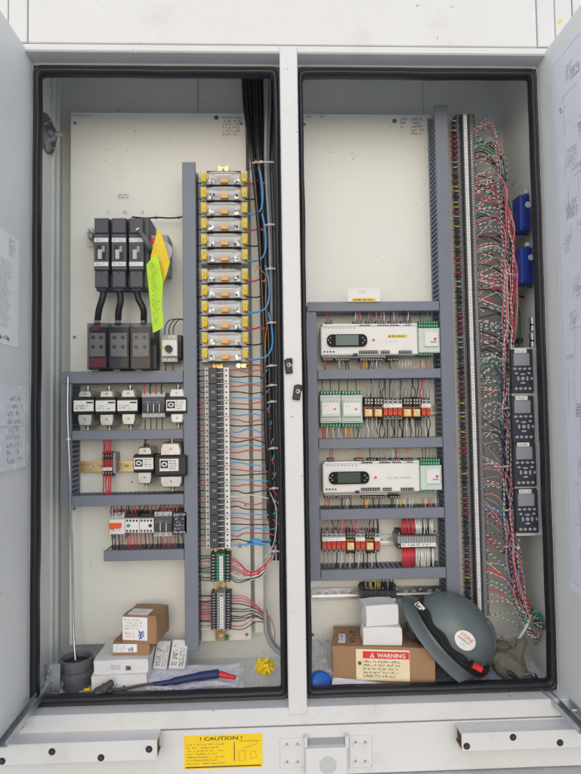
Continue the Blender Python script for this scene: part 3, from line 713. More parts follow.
# ================================================================== TRANSFORMERS
def transformer(a, c, y0, y1, top, bot, label, capm='galv', botm='galv', Y=.115, logo=False, seed=1, big=False):
    """a,c core x range; y0,y1 core y range; top=(xa,xb,y), bot=(xa,xb,y)"""
    t = thing('control_transformer', label, 'transformer', at((a+c)/2, bot[2], .2), 'control transformers')
    mb = MB(); mb.B(a, y0, c, y1, Y, .185, 'black', .0025); mb.B(a+1, y0-1.3, c-1, y1+1.3, Y+.012, .18, 'dark', .001); obj('core', mb, t)
    for (xa, xb, ya, yb, m, nm) in ((top[0], top[1], top[2], y0-.3, capm, 'top_cap'), (bot[0], bot[1], y1+.3, bot[2], botm, 'bottom_cap')):
        x0, x1, z0, z1 = rect(xa, ya, xb, yb, Y+.006); w = (x1-x0); e = w*.09; up = nm == 'top_cap'; mb = MB()
        # dished cap: outline with splayed corners, three layers
        def outl(ins, y):
            zz0, zz1 = z0+ins, z1-ins; xx0, xx1 = x0+ins, x1-ins
            if up: return [(xx0, y, zz0), (xx1, y, zz0), (xx1, y, zz0+(zz1-zz0)*.45), (xx1-e, y, zz1), (xx0+e, y, zz1), (xx0, y, zz0+(zz1-zz0)*.45)]
            return [(xx0, y, zz1), (xx0, y, zz1-(zz1-zz0)*.55), (xx0+e, y, zz0), (xx1-e, y, zz0), (xx1, y, zz1-(zz1-zz0)*.55), (xx1, y, zz1)]
        L = outl(0, .19)+outl(0, Y+.012)+outl(.0025, Y+.006)
        mb.add(L, [(k*6+i, k*6+(i+1)%6, (k+1)*6+(i+1)%6, (k+1)*6+i) for k in (0,1) for i in range(6)]+[tuple(range(12,18))], m)
        mid = ((x0+x1)/2, (z0+z1)/2)
        mb.cyl((mid[0], Y+.006, mid[1]+(z1-z0)*(.05)), (0,-1,0), .0032, .002, 'steel_dark', 8)
        mb.cyl((mid[0], Y+.03, z1 if up else z0), (0,0,1 if up else -1), .006, .006, 'steel_dark', 6)
        mb.cyl((mid[0], Y+.03, (z1+.006) if up else (z0-.006)), (0,0,1 if up else -1), .003, .006, 'steel', 6)
        obj(nm, mb, t)
    q = PX(Y); mb = MB(); hgt = y1-y0
    if big: la, lc, lb, ld = a+5, c-8, y0+2.8, y1-4.5
    else: la, lc, lb, ld = a+.7, c-.7, y0+2.4, y1-2.3
    mb.B(la, lb, lc, ld, Y-.0006, Y, 'white', 0); f = FP(la, ld, Y-.0006); ww = (lc-la)*q; hh = (ld-lb)*q
    if logo:
        mb.flat(f, ww*.05, ww*.44, hh*.22, hh*.85, 'ink', .0005); mb.add([f(ww*(.245+.15*math.cos(2*PI*q_/16)), hh*(.53+.2*math.sin(2*PI*q_/16)), .0008) for q_ in range(16)], [tuple(range(16))], 'white'); mb.add([f(ww*(.245+.09*math.cos(2*PI*q_/16)), hh*(.53+.10*math.sin(2*PI*q_/16)), .0011) for q_ in range(16)], [tuple(range(16))], 'ink')
        mb.scrib(f, ww*.5, ww*.95, hh*.1, hh*.92, 4, 'ink', .0006, seed=seed)
    else:
        mb.flat(f, ww*.62, ww*.95, hh*.70, hh*.84, 'ink', .0005); mb.scrib(f, ww*.08, ww*.8, hh*.15, hh*.6, 2, 'ink', .0006, seed=seed, fill=.6)
    obj('label', mb, t)
g = 'control transformers'
transformer(73, 94.2, 398, 413.5, (78, 92, 390.5), (77.5, 92.5, 426), 'leftmost small transformer of upper row, plain white label', seed=1, capm='galv')
transformer(94.9, 116, 398, 413.5, (99.5, 113.5, 390.5), (99.5, 114, 426), 'second small transformer of upper row, between two matching ones', seed=2, capm='silverpaint')
transformer(116.7, 138, 398, 413, (121, 135, 389.5), (121.5, 135.5, 425), 'third small transformer, just left of grey four pole contactor', seed=3, botm='galv', capm='silverpaint')
transformer(165.5, 186.5, 397.5, 413, (169.5, 184, 389), (170.5, 183.5, 423), 'right end transformer of upper row with square black logo', seed=4, logo=True, botm='silverpaint', capm='white')
transformer(133.3, 154, 455.5, 471.5, (137.5, 152, 447), (137, 152, 484), 'smaller transformer of lower row with bluish lower cap', seed=5, logo=True)
transformer(154.6, 186.5, 456, 475.5, (160, 181, 443), (160, 182, 487.5), 'largest transformer, lower row beside the vertical duct', capm='galv', botm='galv', Y=.105, seed=6, logo=True, big=True)

# ================================================================== CONTACTORS, BREAKERS OF THE LEFT ROWS
def contactor(a, c, y0, y1, poles, label, cat='contactor', Y=.12, band=.2):
    t = thing('contactor', label, cat, at((a+c)/2, y1, .2)); h = y1-y0; mb = MB()
    mb.B(a, y0+h*band, c, y1-h*band, Y, .1995, 'breaker', .001); f = FP(a+2, y0+h*.38, Y); mb.scrib(f, 0, (c-a-5)*PX(Y), -.003, .003, 1, 'lightgrey', .0006, seed=5, fill=.5)
    obj('body', mb, t)
    for yy0, yy1 in ((y0, y0+h*band-.2), (y1-h*band+.2, y1)):
        mb = MB(); mb.B(a, yy0, c, yy1, Y+.012, .1995, 'lightgrey', .001)
        for k in range(poles): mb.cyl(at(a+(c-a)*(k+.5)/poles, (yy0+yy1)/2, Y+.012), (0,-1,0), .0032, .0008, 'steel_dark', 10)
        obj('terminal_row', mb, t)
    for k in range(poles):
        xx = a+(c-a)*(k+.5)/poles; w_ = (c-a)/poles*.36; mb = MB(); mb.B(xx-w_, y0+h*.5, xx+w_, y1-h*band-1, Y-.004, Y, 'dark', .001); obj('pole_block', mb, t)
        if k: mb = MB(); xx = a+(c-a)*k/poles; mb.B(xx-.35, y0+h*.46, xx+.35, y1-h*band-.3, Y-.003, Y, 'white', 0); obj('divider', mb, t)
    return t
contactor(142, 165, 392.5, 417.3, 4, 'dark grey four pole contactor with light terminal rows, upper row')
for k in range(4):
    xx = 144.6+k*5.7
    wire([(xx, 394, .13), (xx-.4, 388, .128), (xx+.3, 384, .14)], ('w_red','w_black')[k%2], 'dropping into top of the four pole contactor', 'left', .0018)
    wire([(xx+1, 416, .135), (xx+.5, 424, .13), (xx+.8, 432, .145)], 'w_black', 'leaving bottom of the four pole contactor', 'left', .0012)
t = contactor(154.3, 172, 512, 536.5, 3, 'dark three pole contactor in the lowest left row')
# two pole breaker with orange toggle
t = thing('two_pole_breaker', 'white two pole breaker with bright orange toggle, lowest left row', 'circuit breaker', at(117, 539, .2))
mb = MB(); mb.B(111, 512.3, 124.7, 539.3, .145, .1995, 'lightgrey', .001); mb.B(109.3, 519.3, 124.6, 534.3, .125, .145, 'white', .0015)
for xx in (113.5, 119.5):
    for yy in (515, 536.8): mb.cyl(at(xx, yy, .145), (0,-1,0), .0035, .0008, 'steel_dark', 10)
    mb.cyl(at(xx, 530.5, .125), (0,-1,0), .0012, .0008, 'red', 6)
obj('body', mb, t)
mb = MB(); mb.B(108.8, 524, 120, 528.3, .11, .125, 'orange_toggle', .0015); mb.B(110, 526, 112.5, 529.5, .112, .125, 'orange_toggle'); obj('toggle', mb, t)
for i, (a, c) in enumerate(((125, 138.8), (139.3, 153.8))):
    t = thing('white_contactor', ('small white contactor beside the orange-toggle breaker', 'small white contactor with black dial, left of dark contactor')[i], 'contactor', at((a+c)/2, 533, .2))
    mb = MB(); mb.B(a, 518.7, c, 532.6, .125, .1995, 'white', .001)
    for k in range(4):
        for yy in (520.6, 530.8): mb.B(a+1.2+k*3.2, yy-1, a+3+k*3.2, yy+1, .1243, .125, 'ink', 0)
    obj('body', mb, t); mb = MB(); mb.cyl(at(a+(3.5, 11)[i], 525.5, .125), (0,-1,0), .0042, .002, 'black' if i else 'green', 12); obj('dial', mb, t)
    mb = MB(); mb.B(a+1, 513.5, c-.3, 518.2, .14, .1995, 'black'); obj('surge_block', mb, t)
t = thing('control_relay', 'dark blue relay module with tiny white print beside the duct', 'relay', at(180, 534, .2))
mb = MB(); mb.B(172.8, 511.8, 187, 534, .125, .1995, 'navy_box', .001); obj('body', mb, t)
mb = MB(); mb.scrib(FP(174, 533, .125), 0, 12*PX(.125), 0, 19*PX(.125), 6, 'lightgrey', .0006, seed=3, fill=.5); obj('print', mb, t)
mb = MB()
for k in range(5):
    for yy in (514.3, 532.3): mb.cyl(at(174.5+k*2.6, yy, .125), (0,-1,0), .0018, .001, 'steel', 6)
obj('screw', mb, t)
R = random.Random(11)
xs = [111.5, 114.5, 118, 122, 127, 130, 133, 136.5, 141, 145, 148.5, 152, 157, 160, 163, 166, 169.5, 175, 178, 182, 185]
for i, xx in enumerate(xs):
    c = R.choice(['w_red','w_black','w_red','w_black','w_pink'])
    wire([(xx, 517, .15), (xx-1.5+R.random(), 510, .14), (xx+R.uniform(-2,1.5), 504, .15)], c, 'above the orange-toggle breaker row', 'left', .0014)
    wire([(xx, 533, .14), (xx+R.random()*1.5, 542, .132), (xx+R.uniform(-1,2), 551, .15)], R.choice(['w_red','w_black','w_red','w_white' if i in (8,12) else 'w_black']), 'below the orange-toggle breaker row', 'left', .0014)
# red terminal block in row 2
def termblock(a, c, y0, y1, n, horiz, label, m='dark', strip=None, Y=.14, m2='grey', name='terminal_block', side=None):
    t = thing(name, label, 'terminal block', at((a+c)/2, y1, .2))
    for k in range(n):
        mb = MB()
        if horiz:
            xa = a+(c-a)*k/n; xb = a+(c-a)*(k+1)/n-.35; mm = (xa+xb)/2; g = (y1-y0)
            mb.B(xa, y0, xb, y0+g*.3, Y+.02, .1995, m, .0004); mb.B(xa, y0+g*.3, xb, y0+g*.7, Y, .1995, m2 if m2 else m, .0004); mb.B(xa, y0+g*.7, xb, y1, Y+.02, .1995, m, .0004)
            for yy in (y0+g*.14, y1-g*.14): mb.B(mm-.45, yy-.9, mm+.45, yy+.9, Y+.0193, Y+.02, 'steel', 0)
        else:
            ya = y0+(y1-y0)*k/n; yb = y0+(y1-y0)*(k+1)/n-.4; mm = (ya+yb)/2; g = (c-a)
            mb.B(a, ya, a+g*.3, yb, Y+.02, .1995, m, .0004); mb.B(a+g*.3, ya, a+g*.7, yb, Y, .1995, m2 if m2 else m, .0004); mb.B(a+g*.7, ya, c, yb, Y+.02, .1995, m, .0004)
            for xx in (a+g*.14, c-g*.14): mb.B(xx-1, mm-.4, xx+1, mm+.4, Y+.0193, Y+.02, 'steel', 0)
        obj('terminal', mb, t)
    if strip:
        mb = MB(); mb.B(*strip, Y-.0012, Y, 'white', 0); f = FP(strip[0], strip[3], Y-.0012); q = PX(Y); w, h = (strip[2]-strip[0])*q, (strip[3]-strip[1])*q
        if horiz: mb.scrib(f, w*.03, w*.97, h*.1, h*.9, 1, 'ink', .0006, seed=2, fill=.6)
        else:
            k = 0
            while k < (strip[3]-strip[1]): mb.flat(f, w*.35, w*.7, h-(k+1)*q*1.1, h-(k+.3)*q*1.1, 'ink', .0006); k += 2.4
        obj('marker_strip', mb, t)
    return t
termblock(102.5, 112.5, 452, 476.5, 4, True, 'small terminal block with red wires in second left row', 'dark', (102.5, 467.5, 112, 470.7), .15, 'red_band')
mb = MB(); mb.B(112.8, 452.5, 115.5, 473, .155, .1995, 'grey'); obj('rail_clamp', mb, None, 'grey end clamp at right of small red-wired block', 'clamp')
for k in range(4):
    xx = 103.6+k*2.45
    wire([(xx, 455, .16), (xx+R.uniform(-.6,.6), 446, .15), (xx+R.uniform(-1,1.4), 437, .15)], 'w_red', 'above the small red-wired terminal block', 'left', .0019)
    wire([(xx, 474, .16), (xx+R.uniform(-.6,.6), 484, .145), (xx+R.uniform(-1,1), 496, .15)], 'w_red', 'below the small red-wired terminal block', 'left', .0019)
wire([(144, 447, .14), (145.5, 441, .135), (144.5, 437, .15)], 'w_black', 'above the smaller lower-row transformer', 'left', .002)
wire([(147, 447, .14), (146, 441, .135), (147.5, 437, .15)], 'w_brown', 'above the smaller lower-row transformer', 'left', .002)

# ================================================================== FUSE HOLDERS
FY = [178, 193.5, 209, 224.5, 240.3, 256, 275.7, 291.5, 307.4, 323.3, 339, 354.5]
COLS = ['w_red', 'w_black', 'w_blue']
for i, cy in enumerate(FY):
    sh = (cy-178)*.006; a = 200.3+sh; c = 247.5+sh; Y = .135
    t = thing('fuse_holder', ordn(i+1)+' clear fuse holder with yellow end labels, counted from the top', 'fuse holder', at((a+c)/2, cy+7, .2), 'clear fuse holders stacked in a column')
    mb = MB(); mb.B(a, cy-7.1, c, cy+7.4, .16, .186, 'white', .001); mb.B(a+6.2, cy-7.0, c-6.6, cy-6.3, .14, .16, 'ink', 0); mb.B(a+6.2, cy+6.6, c-6.6, cy+7.2, .143, .16, 'ink', 0); mb.B(a+11, cy-5.6, c-12, cy-4.8, .15, .16, 'ink', 0)
    obj('base', mb, t)
    mb = MB(); mb.B(a+8, cy-4.2, c-8, cy+2.2, .146, .158, 'white', .002); mb.B(a+20, cy+.8, c-19.5, cy+4.4, .1315, .146, 'orange', .001)
    f = FP(a+17, cy-3.6, .1455); mb.scrib(f, 0, 14*PX(Y), -.003, .003, 1, 'label_red', .0006, seed=i, fill=.9)
    obj('fuse', mb, t)
    for u, nm in ((a+.6, 0), (c-6.0, 1)):
        mb = MB(); mb.B(u+.6, cy-5.5, u+5, cy+3.2, .136, .15, 'yellow', .0008); f = Fr(at(u+2.8, cy+2.4, .1355), (0,0,1), (-1,0,0)); mb.scrib(f, .001, 7*PX(Y), -.0022, .0022, 1, 'ink', .0006, seed=i+nm, fill=.7); obj('end_label', mb, t)
    for u in (a+8.5, c-13.5):
        mb = MB(); mb.B(u, cy+.5, u+5.2, cy+5.8, .1445, .158, 'steel', .001)
        for k in range(7): ux_, uy_ = u+R.uniform(-.5,4), cy+R.uniform(-.5,4); mb.B(ux_, uy_, ux_+R.uniform(.8,2.2), uy_+R.uniform(.8,2.2), .1374+k*.0005, .1443, R.choice(['white','ink','white','ink','steel']), 0)
        obj('clip', mb, t)
    mb = MB(); mb.B(a+5.6, cy-6.3, c-6.4, cy+.5, Y, .1445, 'clear', .003); mb.B(a+9, cy-5.8, c-10, cy-5.3, Y-.0004, Y+.001, 'white', 0); mb.B(a+14, cy-3.2+R.uniform(-.6,.6), c-16, cy-2.8, Y-.0004, Y+.001, 'white', 0); mb.B(a+12.5, cy-7.2, c-13, cy-4.6, Y-.002, .15, 'clear', .001); mb.B(a+7, cy+.8, c-7, cy+6.4, Y+.003, .144, 'clear', .002); obj('cover', mb, t)
    wire([(a+1, cy+5, .158), (a-2, cy+5.5, .15), (a-5, cy+3.5, .165)], 'w_black', 'left of the fuse holders', 'top', .0014)
    cc = COLS[i%3]
    g = i//3; topy = FY[g*3]
    if cc == 'w_red': wire([(c-2, cy+5.5, .155), (c+6, cy+5.5, .145), (c+11, cy+2+(g>0)*2, .14), (c+15, cy+5.5, .13), (c+19, cy+3, .14)], cc, 'right of the fuse holders', 'top', .0023)
    elif cc == 'w_black': wire([(c-2, cy+5.5, .155), (c+9, cy+5.8, .145), (c+16, cy+2.5, .135), (c+20, cy-5, .14)], cc, 'right of the fuse holders', 'top', .0018)
    else: wire([(c-2, cy+5, .155), (c+7, cy+5, .142), (c+13+g*2, cy+1, .128), (c+15+g*3, cy-11, .125), (c+14+g*3, cy-28, .125), (c+11+g*3, cy-42, .13)], cc, 'looping right of the fuse holders', 'top', .0025)
wire([(246, 171, .15), (251, 168, .14), (256, 165.5, .135)], 'w_black', 'at the top right of the fuse column'); wire([(254, 166, .13), (256, 160, .125), (260, 168, .13)], 'w_orange', 'at the top right of the fuse column')
wire([(255, 272, .13), (258, 266, .125), (262, 271, .13), (266, 276, .13), (264, 283, .13)], 'w_orange', 'looping near seventh fuse holder')
for k in range(2): wire([(266+k*1.5, 280+k*40, .13), (265.5, 300+k*40, .125), (266, 322+k*40, .13)], 'w_orange', 'running down beside the lower fuse holders', 'top')
mb = MB(); mb.cyl(at(238.5, 365.7, .17), (0,-1,0), .006, .003, 'steel', 14); mb.B(241, 363.5, 247, 368, .166, .17, 'brass'); mb.tube(crom([at(246, 366, .165), at(254, 365, .15), at(261, 366, .14), at(264.5, 372, .135), at(265.5, 384, .135), at(265, 394, .14)], 6), .0022, 'copper', 8)
obj('earth_lead', mb, None, 'brown earth lead with ring lug below the lowest fuse holder', 'cable')

# ================================================================== TALL BREAKER COLUMN
def tb(y, base, k=.0100): return base+(y-367)*k
N = 11; y0 = 367.5; pit = (548.5-367.5)/N
for i in range(N):
    ya = y0+i*pit; yb = ya+pit-.35; o = (ya-367)*.009; Y = .128
    t = thing('three_pole_breaker', ordn(i+1)+' three pole breaker from the top of the tall column', 'circuit breaker', at(217+o, yb, .2), 'three pole breakers stacked in a column')
    mb = MB(); mb.B(208.9+o, ya, 217+o, yb, Y, .186, 'dark', .0008); f = FP(210.5+o, (ya+yb)/2+1.2, Y); q = PX(Y)
    mb.flat(f, 1.2*q, 1.9*q, 0, 2.4*q, 'lightgrey', .0005); mb.flat(f, 3.2*q, 3.9*q, 0, 2.4*q, 'lightgrey', .0005)
    obj('body', mb, t)
    for (xa, xb) in ((204.5, 208.7), (223.2, 229)):
        mb = MB(); mb.B(xa+o, ya, xb+o, yb, Y+.012, .186, 'white' if xa > 220 else 'lightgrey', .0008)
        for k in range(3): mb.cyl(at((xa+xb)/2+o, ya+pit*(k+.5)/3, Y+.012), (0,-1,0), .0024, .0007, 'ink', 8)
        obj('terminal_row', mb, t)
    for k in range(3):
        mb = MB(); yy = ya+pit*k/3; mb.B(217.2+o, yy+.6, 222.9+o, yy+pit/3-.6, Y+.002, .186, 'breaker', .0008); mb.B(217+o, yy+pit/3-.55, 223+o, yy+pit/3-.1, Y-.001, .186, 'white', 0)
        mb.B(217.6+o, yy+1.8, 219.6+o, yy+pit/3-1.8, Y-.003, Y+.002, 'black', .0004); obj('toggle', mb, t)
        yc = yy+pit/6; j = i*3+k; cc = COLS[j%3]
        tx = 262+min(14, (yc-367)*.09)
        if j == 23: cc = 'w_white'
        wire([(228+o, yc, .15), (238, yc+R.uniform(-1.2,1.8), .142), (250+R.uniform(-4,4), yc+R.uniform(-2.4,2.8), .138), (tx-2, yc+R.uniform(-.5,3), .135), (tx+4, yc+(5+R.random()*8)*(1 if cc != 'w_blue' else -1), .13)], cc, 'right of the tall breaker column', 'top', .0016)
        wire([(205.5+o, yc, .15), (202.5, yc+R.uniform(-.5,.6), .145), (198, yc+R.uniform(-1.5,1.5), .165)], R.choice(['w_red','w_black','w_black','w_red']), 'left of the tall breaker column', 'top', .0012)
# blue taped splice + screws
mb = MB(); mb.tube(crom([at(248, 543, .15), at(256, 541, .14), at(263, 543.5, .14), at(271, 540, .14)], 6), [.004]*3+[.0065]*10+[.004]*6, 'w_blue', 8); obj('taped_splice', mb, None, 'blue taped wire splice below the tall breaker column', 'splice')
mb = MB(); mb.cyl(at(240, 545.5, .2), (0,-1,0), .006, .004, 'steel_dark', 12); mb.cyl(at(246, 545, .2), (0,-1,0), .005, .004, 'lightgrey', 6); obj('earth_stud', mb, None, 'small stud on the panel left of blue taped splice', 'stud')

# clusters below
termblock(210.5, 230.5, 554, 582, 9, False, 'green and grey terminal cluster just below the breaker column', 'dark', (219.5, 556, 223, 581), .14, 'green_conn')
termblock(211, 231, 593, 630, 14, False, 'lowest dark terminal cluster on the vertical left rail', 'dark', (220, 597, 223.3, 628.5), .14, 'grey')
mb = MB(); mb.B(217, 632, 225, 641, .172, .188, 'brass'); mb.cyl(at(221, 637.5, .172), (0,-1,0), .005, .004, 'steel', 12); mb.B(225.3, 637, 228.5, 640.5, .176, .19, 'green_conn'); obj('rail_clamp', mb, None, 'brass end clamp with green tab below the lowest cluster', 'clamp')
for k in range(10):
    yy = 556+k*2.7; c = R.choice(['w_red','w_red','w_black','w_white','w_green'])
    wire([(212, yy, .165), (205, yy+R.uniform(-1,1.5), .15), (198, yy+R.uniform(-2,2), .165)], R.choice(['w_red','w_black','w_white','w_green']), 'entering left of the green terminal cluster')
    bx = 272-k*.6; 
    wire([(229, yy, .165), (238, yy+4+R.random()*2, .15), (250, 572+k*.9, .14), (262, 567+k, .135), (272, 556+k*.5, .13), (275, 545, .13)], 'w_red' if k < 6 else R.choice(['w_black','w_white','w_green']), 'right of the green terminal cluster', 'top', .0013, 'w_white' if k%3 == 2 and k < 6 else None)
for k in range(14):
    yy = 596+k*2.5
    wire([(212, yy, .165), (205, yy+R.uniform(-1,1.5), .15), (198, yy+R.uniform(-2,2), .165)], 'w_red' if 3 <= k < 8 else R.choice(['w_white','w_black','w_pink']), 'entering left of the lowest terminal cluster', 'top', .0014)
    wire([(230, yy, .165), (243, yy+R.uniform(-1,1), .15), (255, yy*.5+306+R.uniform(-2,2), .145), (263, 612+k*.8, .14), (266.5, 620+k*.6, .135)], R.choice(['w_red','w_white','w_black','w_grey','w_white','w_red']), 'right of the lowest terminal cluster', 'top', .0012)
mb = MB(); mb.tube(crom([at(265.5, 610, .135), at(266, 628, .13), at(269, 640, .12), at(276, 650, .1), at(284, 655, .09)], 6), .0058, 'cable_grey', 10); mb.tube(crom([at(268.5, 616, .14), at(269.5, 630, .135), at(273, 641, .125), at(281, 650, .11)], 6), .004, 'cable_grey', 8)
obj('control_cable', mb, None, 'grey cable bending down to the right by the centre post', 'cable')
wire([(266, 612, .12), (272, 622, .115), (275, 634, .115), (273, 644, .12)], 'w_red', 'hanging loose beside the bent grey cable')
wire([(262, 560, .14), (272, 548, .12), (276, 530, .12), (276, 508, .125), (270, 492, .13)], 'w_white', 'looping beside the black cable bundle')

# ================================================================== BLACK CABLE BUNDLE
cabs = [(243.5, 'black'), (247, 'black'), (250.5, 'black'), (254, 'black'), (257.5, 'black'), (261, 'black'), (265, 'cable_grey'), (268.5, 'cable_grey'), (272, 'black'), (275, 'black')]
R = random.Random(2)
for k, (xt, m) in enumerate(cabs):
    yy = .135+.028*(k%3); u = k/9
    endy = [470, 520, 400, 545, 480, 560, 340, 545, 500, 560][k]
    pts = [(xt, 45, yy+.03), (xt+1, 100, yy+.02), (253+u*19, 165, yy), (258+u*16+R.random(), 230, yy), (262+u*13+R.uniform(-.6,.6), 300, yy)]
    for q in range(360, endy+1, 50): pts.append((265.5+u*10+(q-360)*.014+R.uniform(-.6,.6), q, yy))
    if pts[-1][1] != endy: pts.append((266+u*10+(endy-360)*.014, endy, yy+.01))
    P = crom([at(*p) for p in pts], 6)
    mb = MB(); mb.tube(P, .0056 if m == 'black' else .0042, 'black_gloss' if m == 'black' else m, 8)
    obj('power_cable', mb, None, ordn(k+1)+' '+('black' if m == 'black' else 'grey')+' cable from the left in the bundle hanging beside the centre post', 'cable', 'hanging cable bundle beside the post')
ties = [(252, 274, 163), (264, 277, 225.5), (265, 277, 269.5), (266, 277, 323.5), (266, 277.5, 366.5), (266.5, 278, 386), (267, 278, 402.5), (268, 279, 449), (269, 279, 489), (269, 280, 552)]
for k, (a, c, y) in enumerate(ties):
    mb = MB(); P = crom([at(a, y+2, .16), at(a+1, y, .125), at((a+c)/2, y-1, .112), at(c, y-.5, .118), at(c+1, y+1, .16)], 5); mb.tube(P, .0022, 'tie', 6); mb.box(P[9].x-.003, P[9].x+.004, P[9].y-.003, P[9].y+.003, P[9].z-.003, P[9].z+.003, 'tie', .001)
    obj('cable_tie', mb, None, ordn(k+1)+' pale cable tie from the top on the black cable bundle', 'cable tie', 'cable ties on the black bundle')

# grey conduit lead at far left
mb = MB(); mb.tube(crom([at(68, 375, .118), at(67.6, 410, .117), at(68.5, 441, .117), at(70, 480, .117), at(70.8, 520, .13), at(72.5, 560, .14), at(73, 600, .14), at(74, 640, .13), at(76, 668, .11)], 8), .003, 'steel', 10)
mb.cyl(at(68.5, 440, .117), (0,0,1), .005, .005, 'white', 8)
obj('control_cable', mb, None, 'thin grey cable running down the far left duct to the floor fitting', 'cable')
c0 = onz(76.5, 683, FZ); c0 = Vector((at(76.5, 672, .1).x, .10, FZ))
t = thing('conduit_fitting', 'round grey conduit fitting standing on the floor at far left', 'conduit fitting', c0)
mb = MB(); mb.cyl(c0, (0,0,1), .039, .024, 'pvc', 8); mb.cyl(c0+Vector((0,0,.0245)), (0,0,1), .0365, .012, 'pvc', 32); mb.cyl(c0+Vector((0,0,.037)), (0,0,1), .041, .014, 'pvc', 32)
mb.cyl(c0+Vector((0,0,.0515)), (0,0,1), .0375, .010, 'pvc', 32); mb.cyl(c0+Vector((0,0,.062)), (0,0,1), .0395, .014, 'pvc', 32, cap=False)
mb.lathe([(.0395,.076),(.0385,.0772),(.0355,.0772),(.0345,.076),(.0345,.0617)], Matrix.Translation(c0), 'pvc', 32)
for q in range(24): a = 2*PI*q/24; mb.cyl(c0+Vector((.041*math.cos(a), .041*math.sin(a), .038)), (0,0,1), .0016, .012, 'pvc', 6)
obj('bushing', mb, t)
mb = MB(); mb.cyl(c0+Vector((0,0,.0622)), (0,0,1), .0342, .0012, 'black', 24); obj('bore', mb, t)
mb = MB(); vs = []; n = 30
for k in range(3):
    for i in range(n):
        a = 2*PI*i/n; r = (.036, .052, .064)[k]*(1+.12*math.sin(i*2.3)+.08*math.sin(i*5.1)); vs.append(c0+Vector((r*math.cos(a), r*math.sin(a)*.7, (.012, .009, .0004)[k])))
mb.add(vs, [(k*n+i, k*n+(i+1)%n, (k+1)*n+(i+1)%n, (k+1)*n+i) for k in (0,1) for i in range(n)], 'foam', True); obj('sealant', mb, t)

exec_right = True
# ================================================================== RIGHT COMPARTMENT
mb = MB(); x0, x1, z0, z1 = rect(347.7, 288.5, 379.8, 301.8, .12); fr = Fr((0,.12,0)); mb.slab(fr, x0, x1, z0, z1, 'white', .001)
w_, h_ = x1-x0, z1-z0; mb.scrib(fr, x0+w_*.33, x0+w_*.62, z0+h_*.62, z0+h_*.92, 2, 'ink_grey', .0014, seed=3); mb.flat(fr, x0+w_*.13, x0+w_*.88, z0+h_*.04, z0+h_*.26, 'yellow', .0014); mb.scrib(fr, x0+w_*.15, x0+w_*.86, z0+h_*.05, z0+h_*.25, 1, 'ink', .0017, seed=3, glyph=.0015)
obj('label_card', mb, None, 'white card with yellow band standing on the top right duct', 'card')

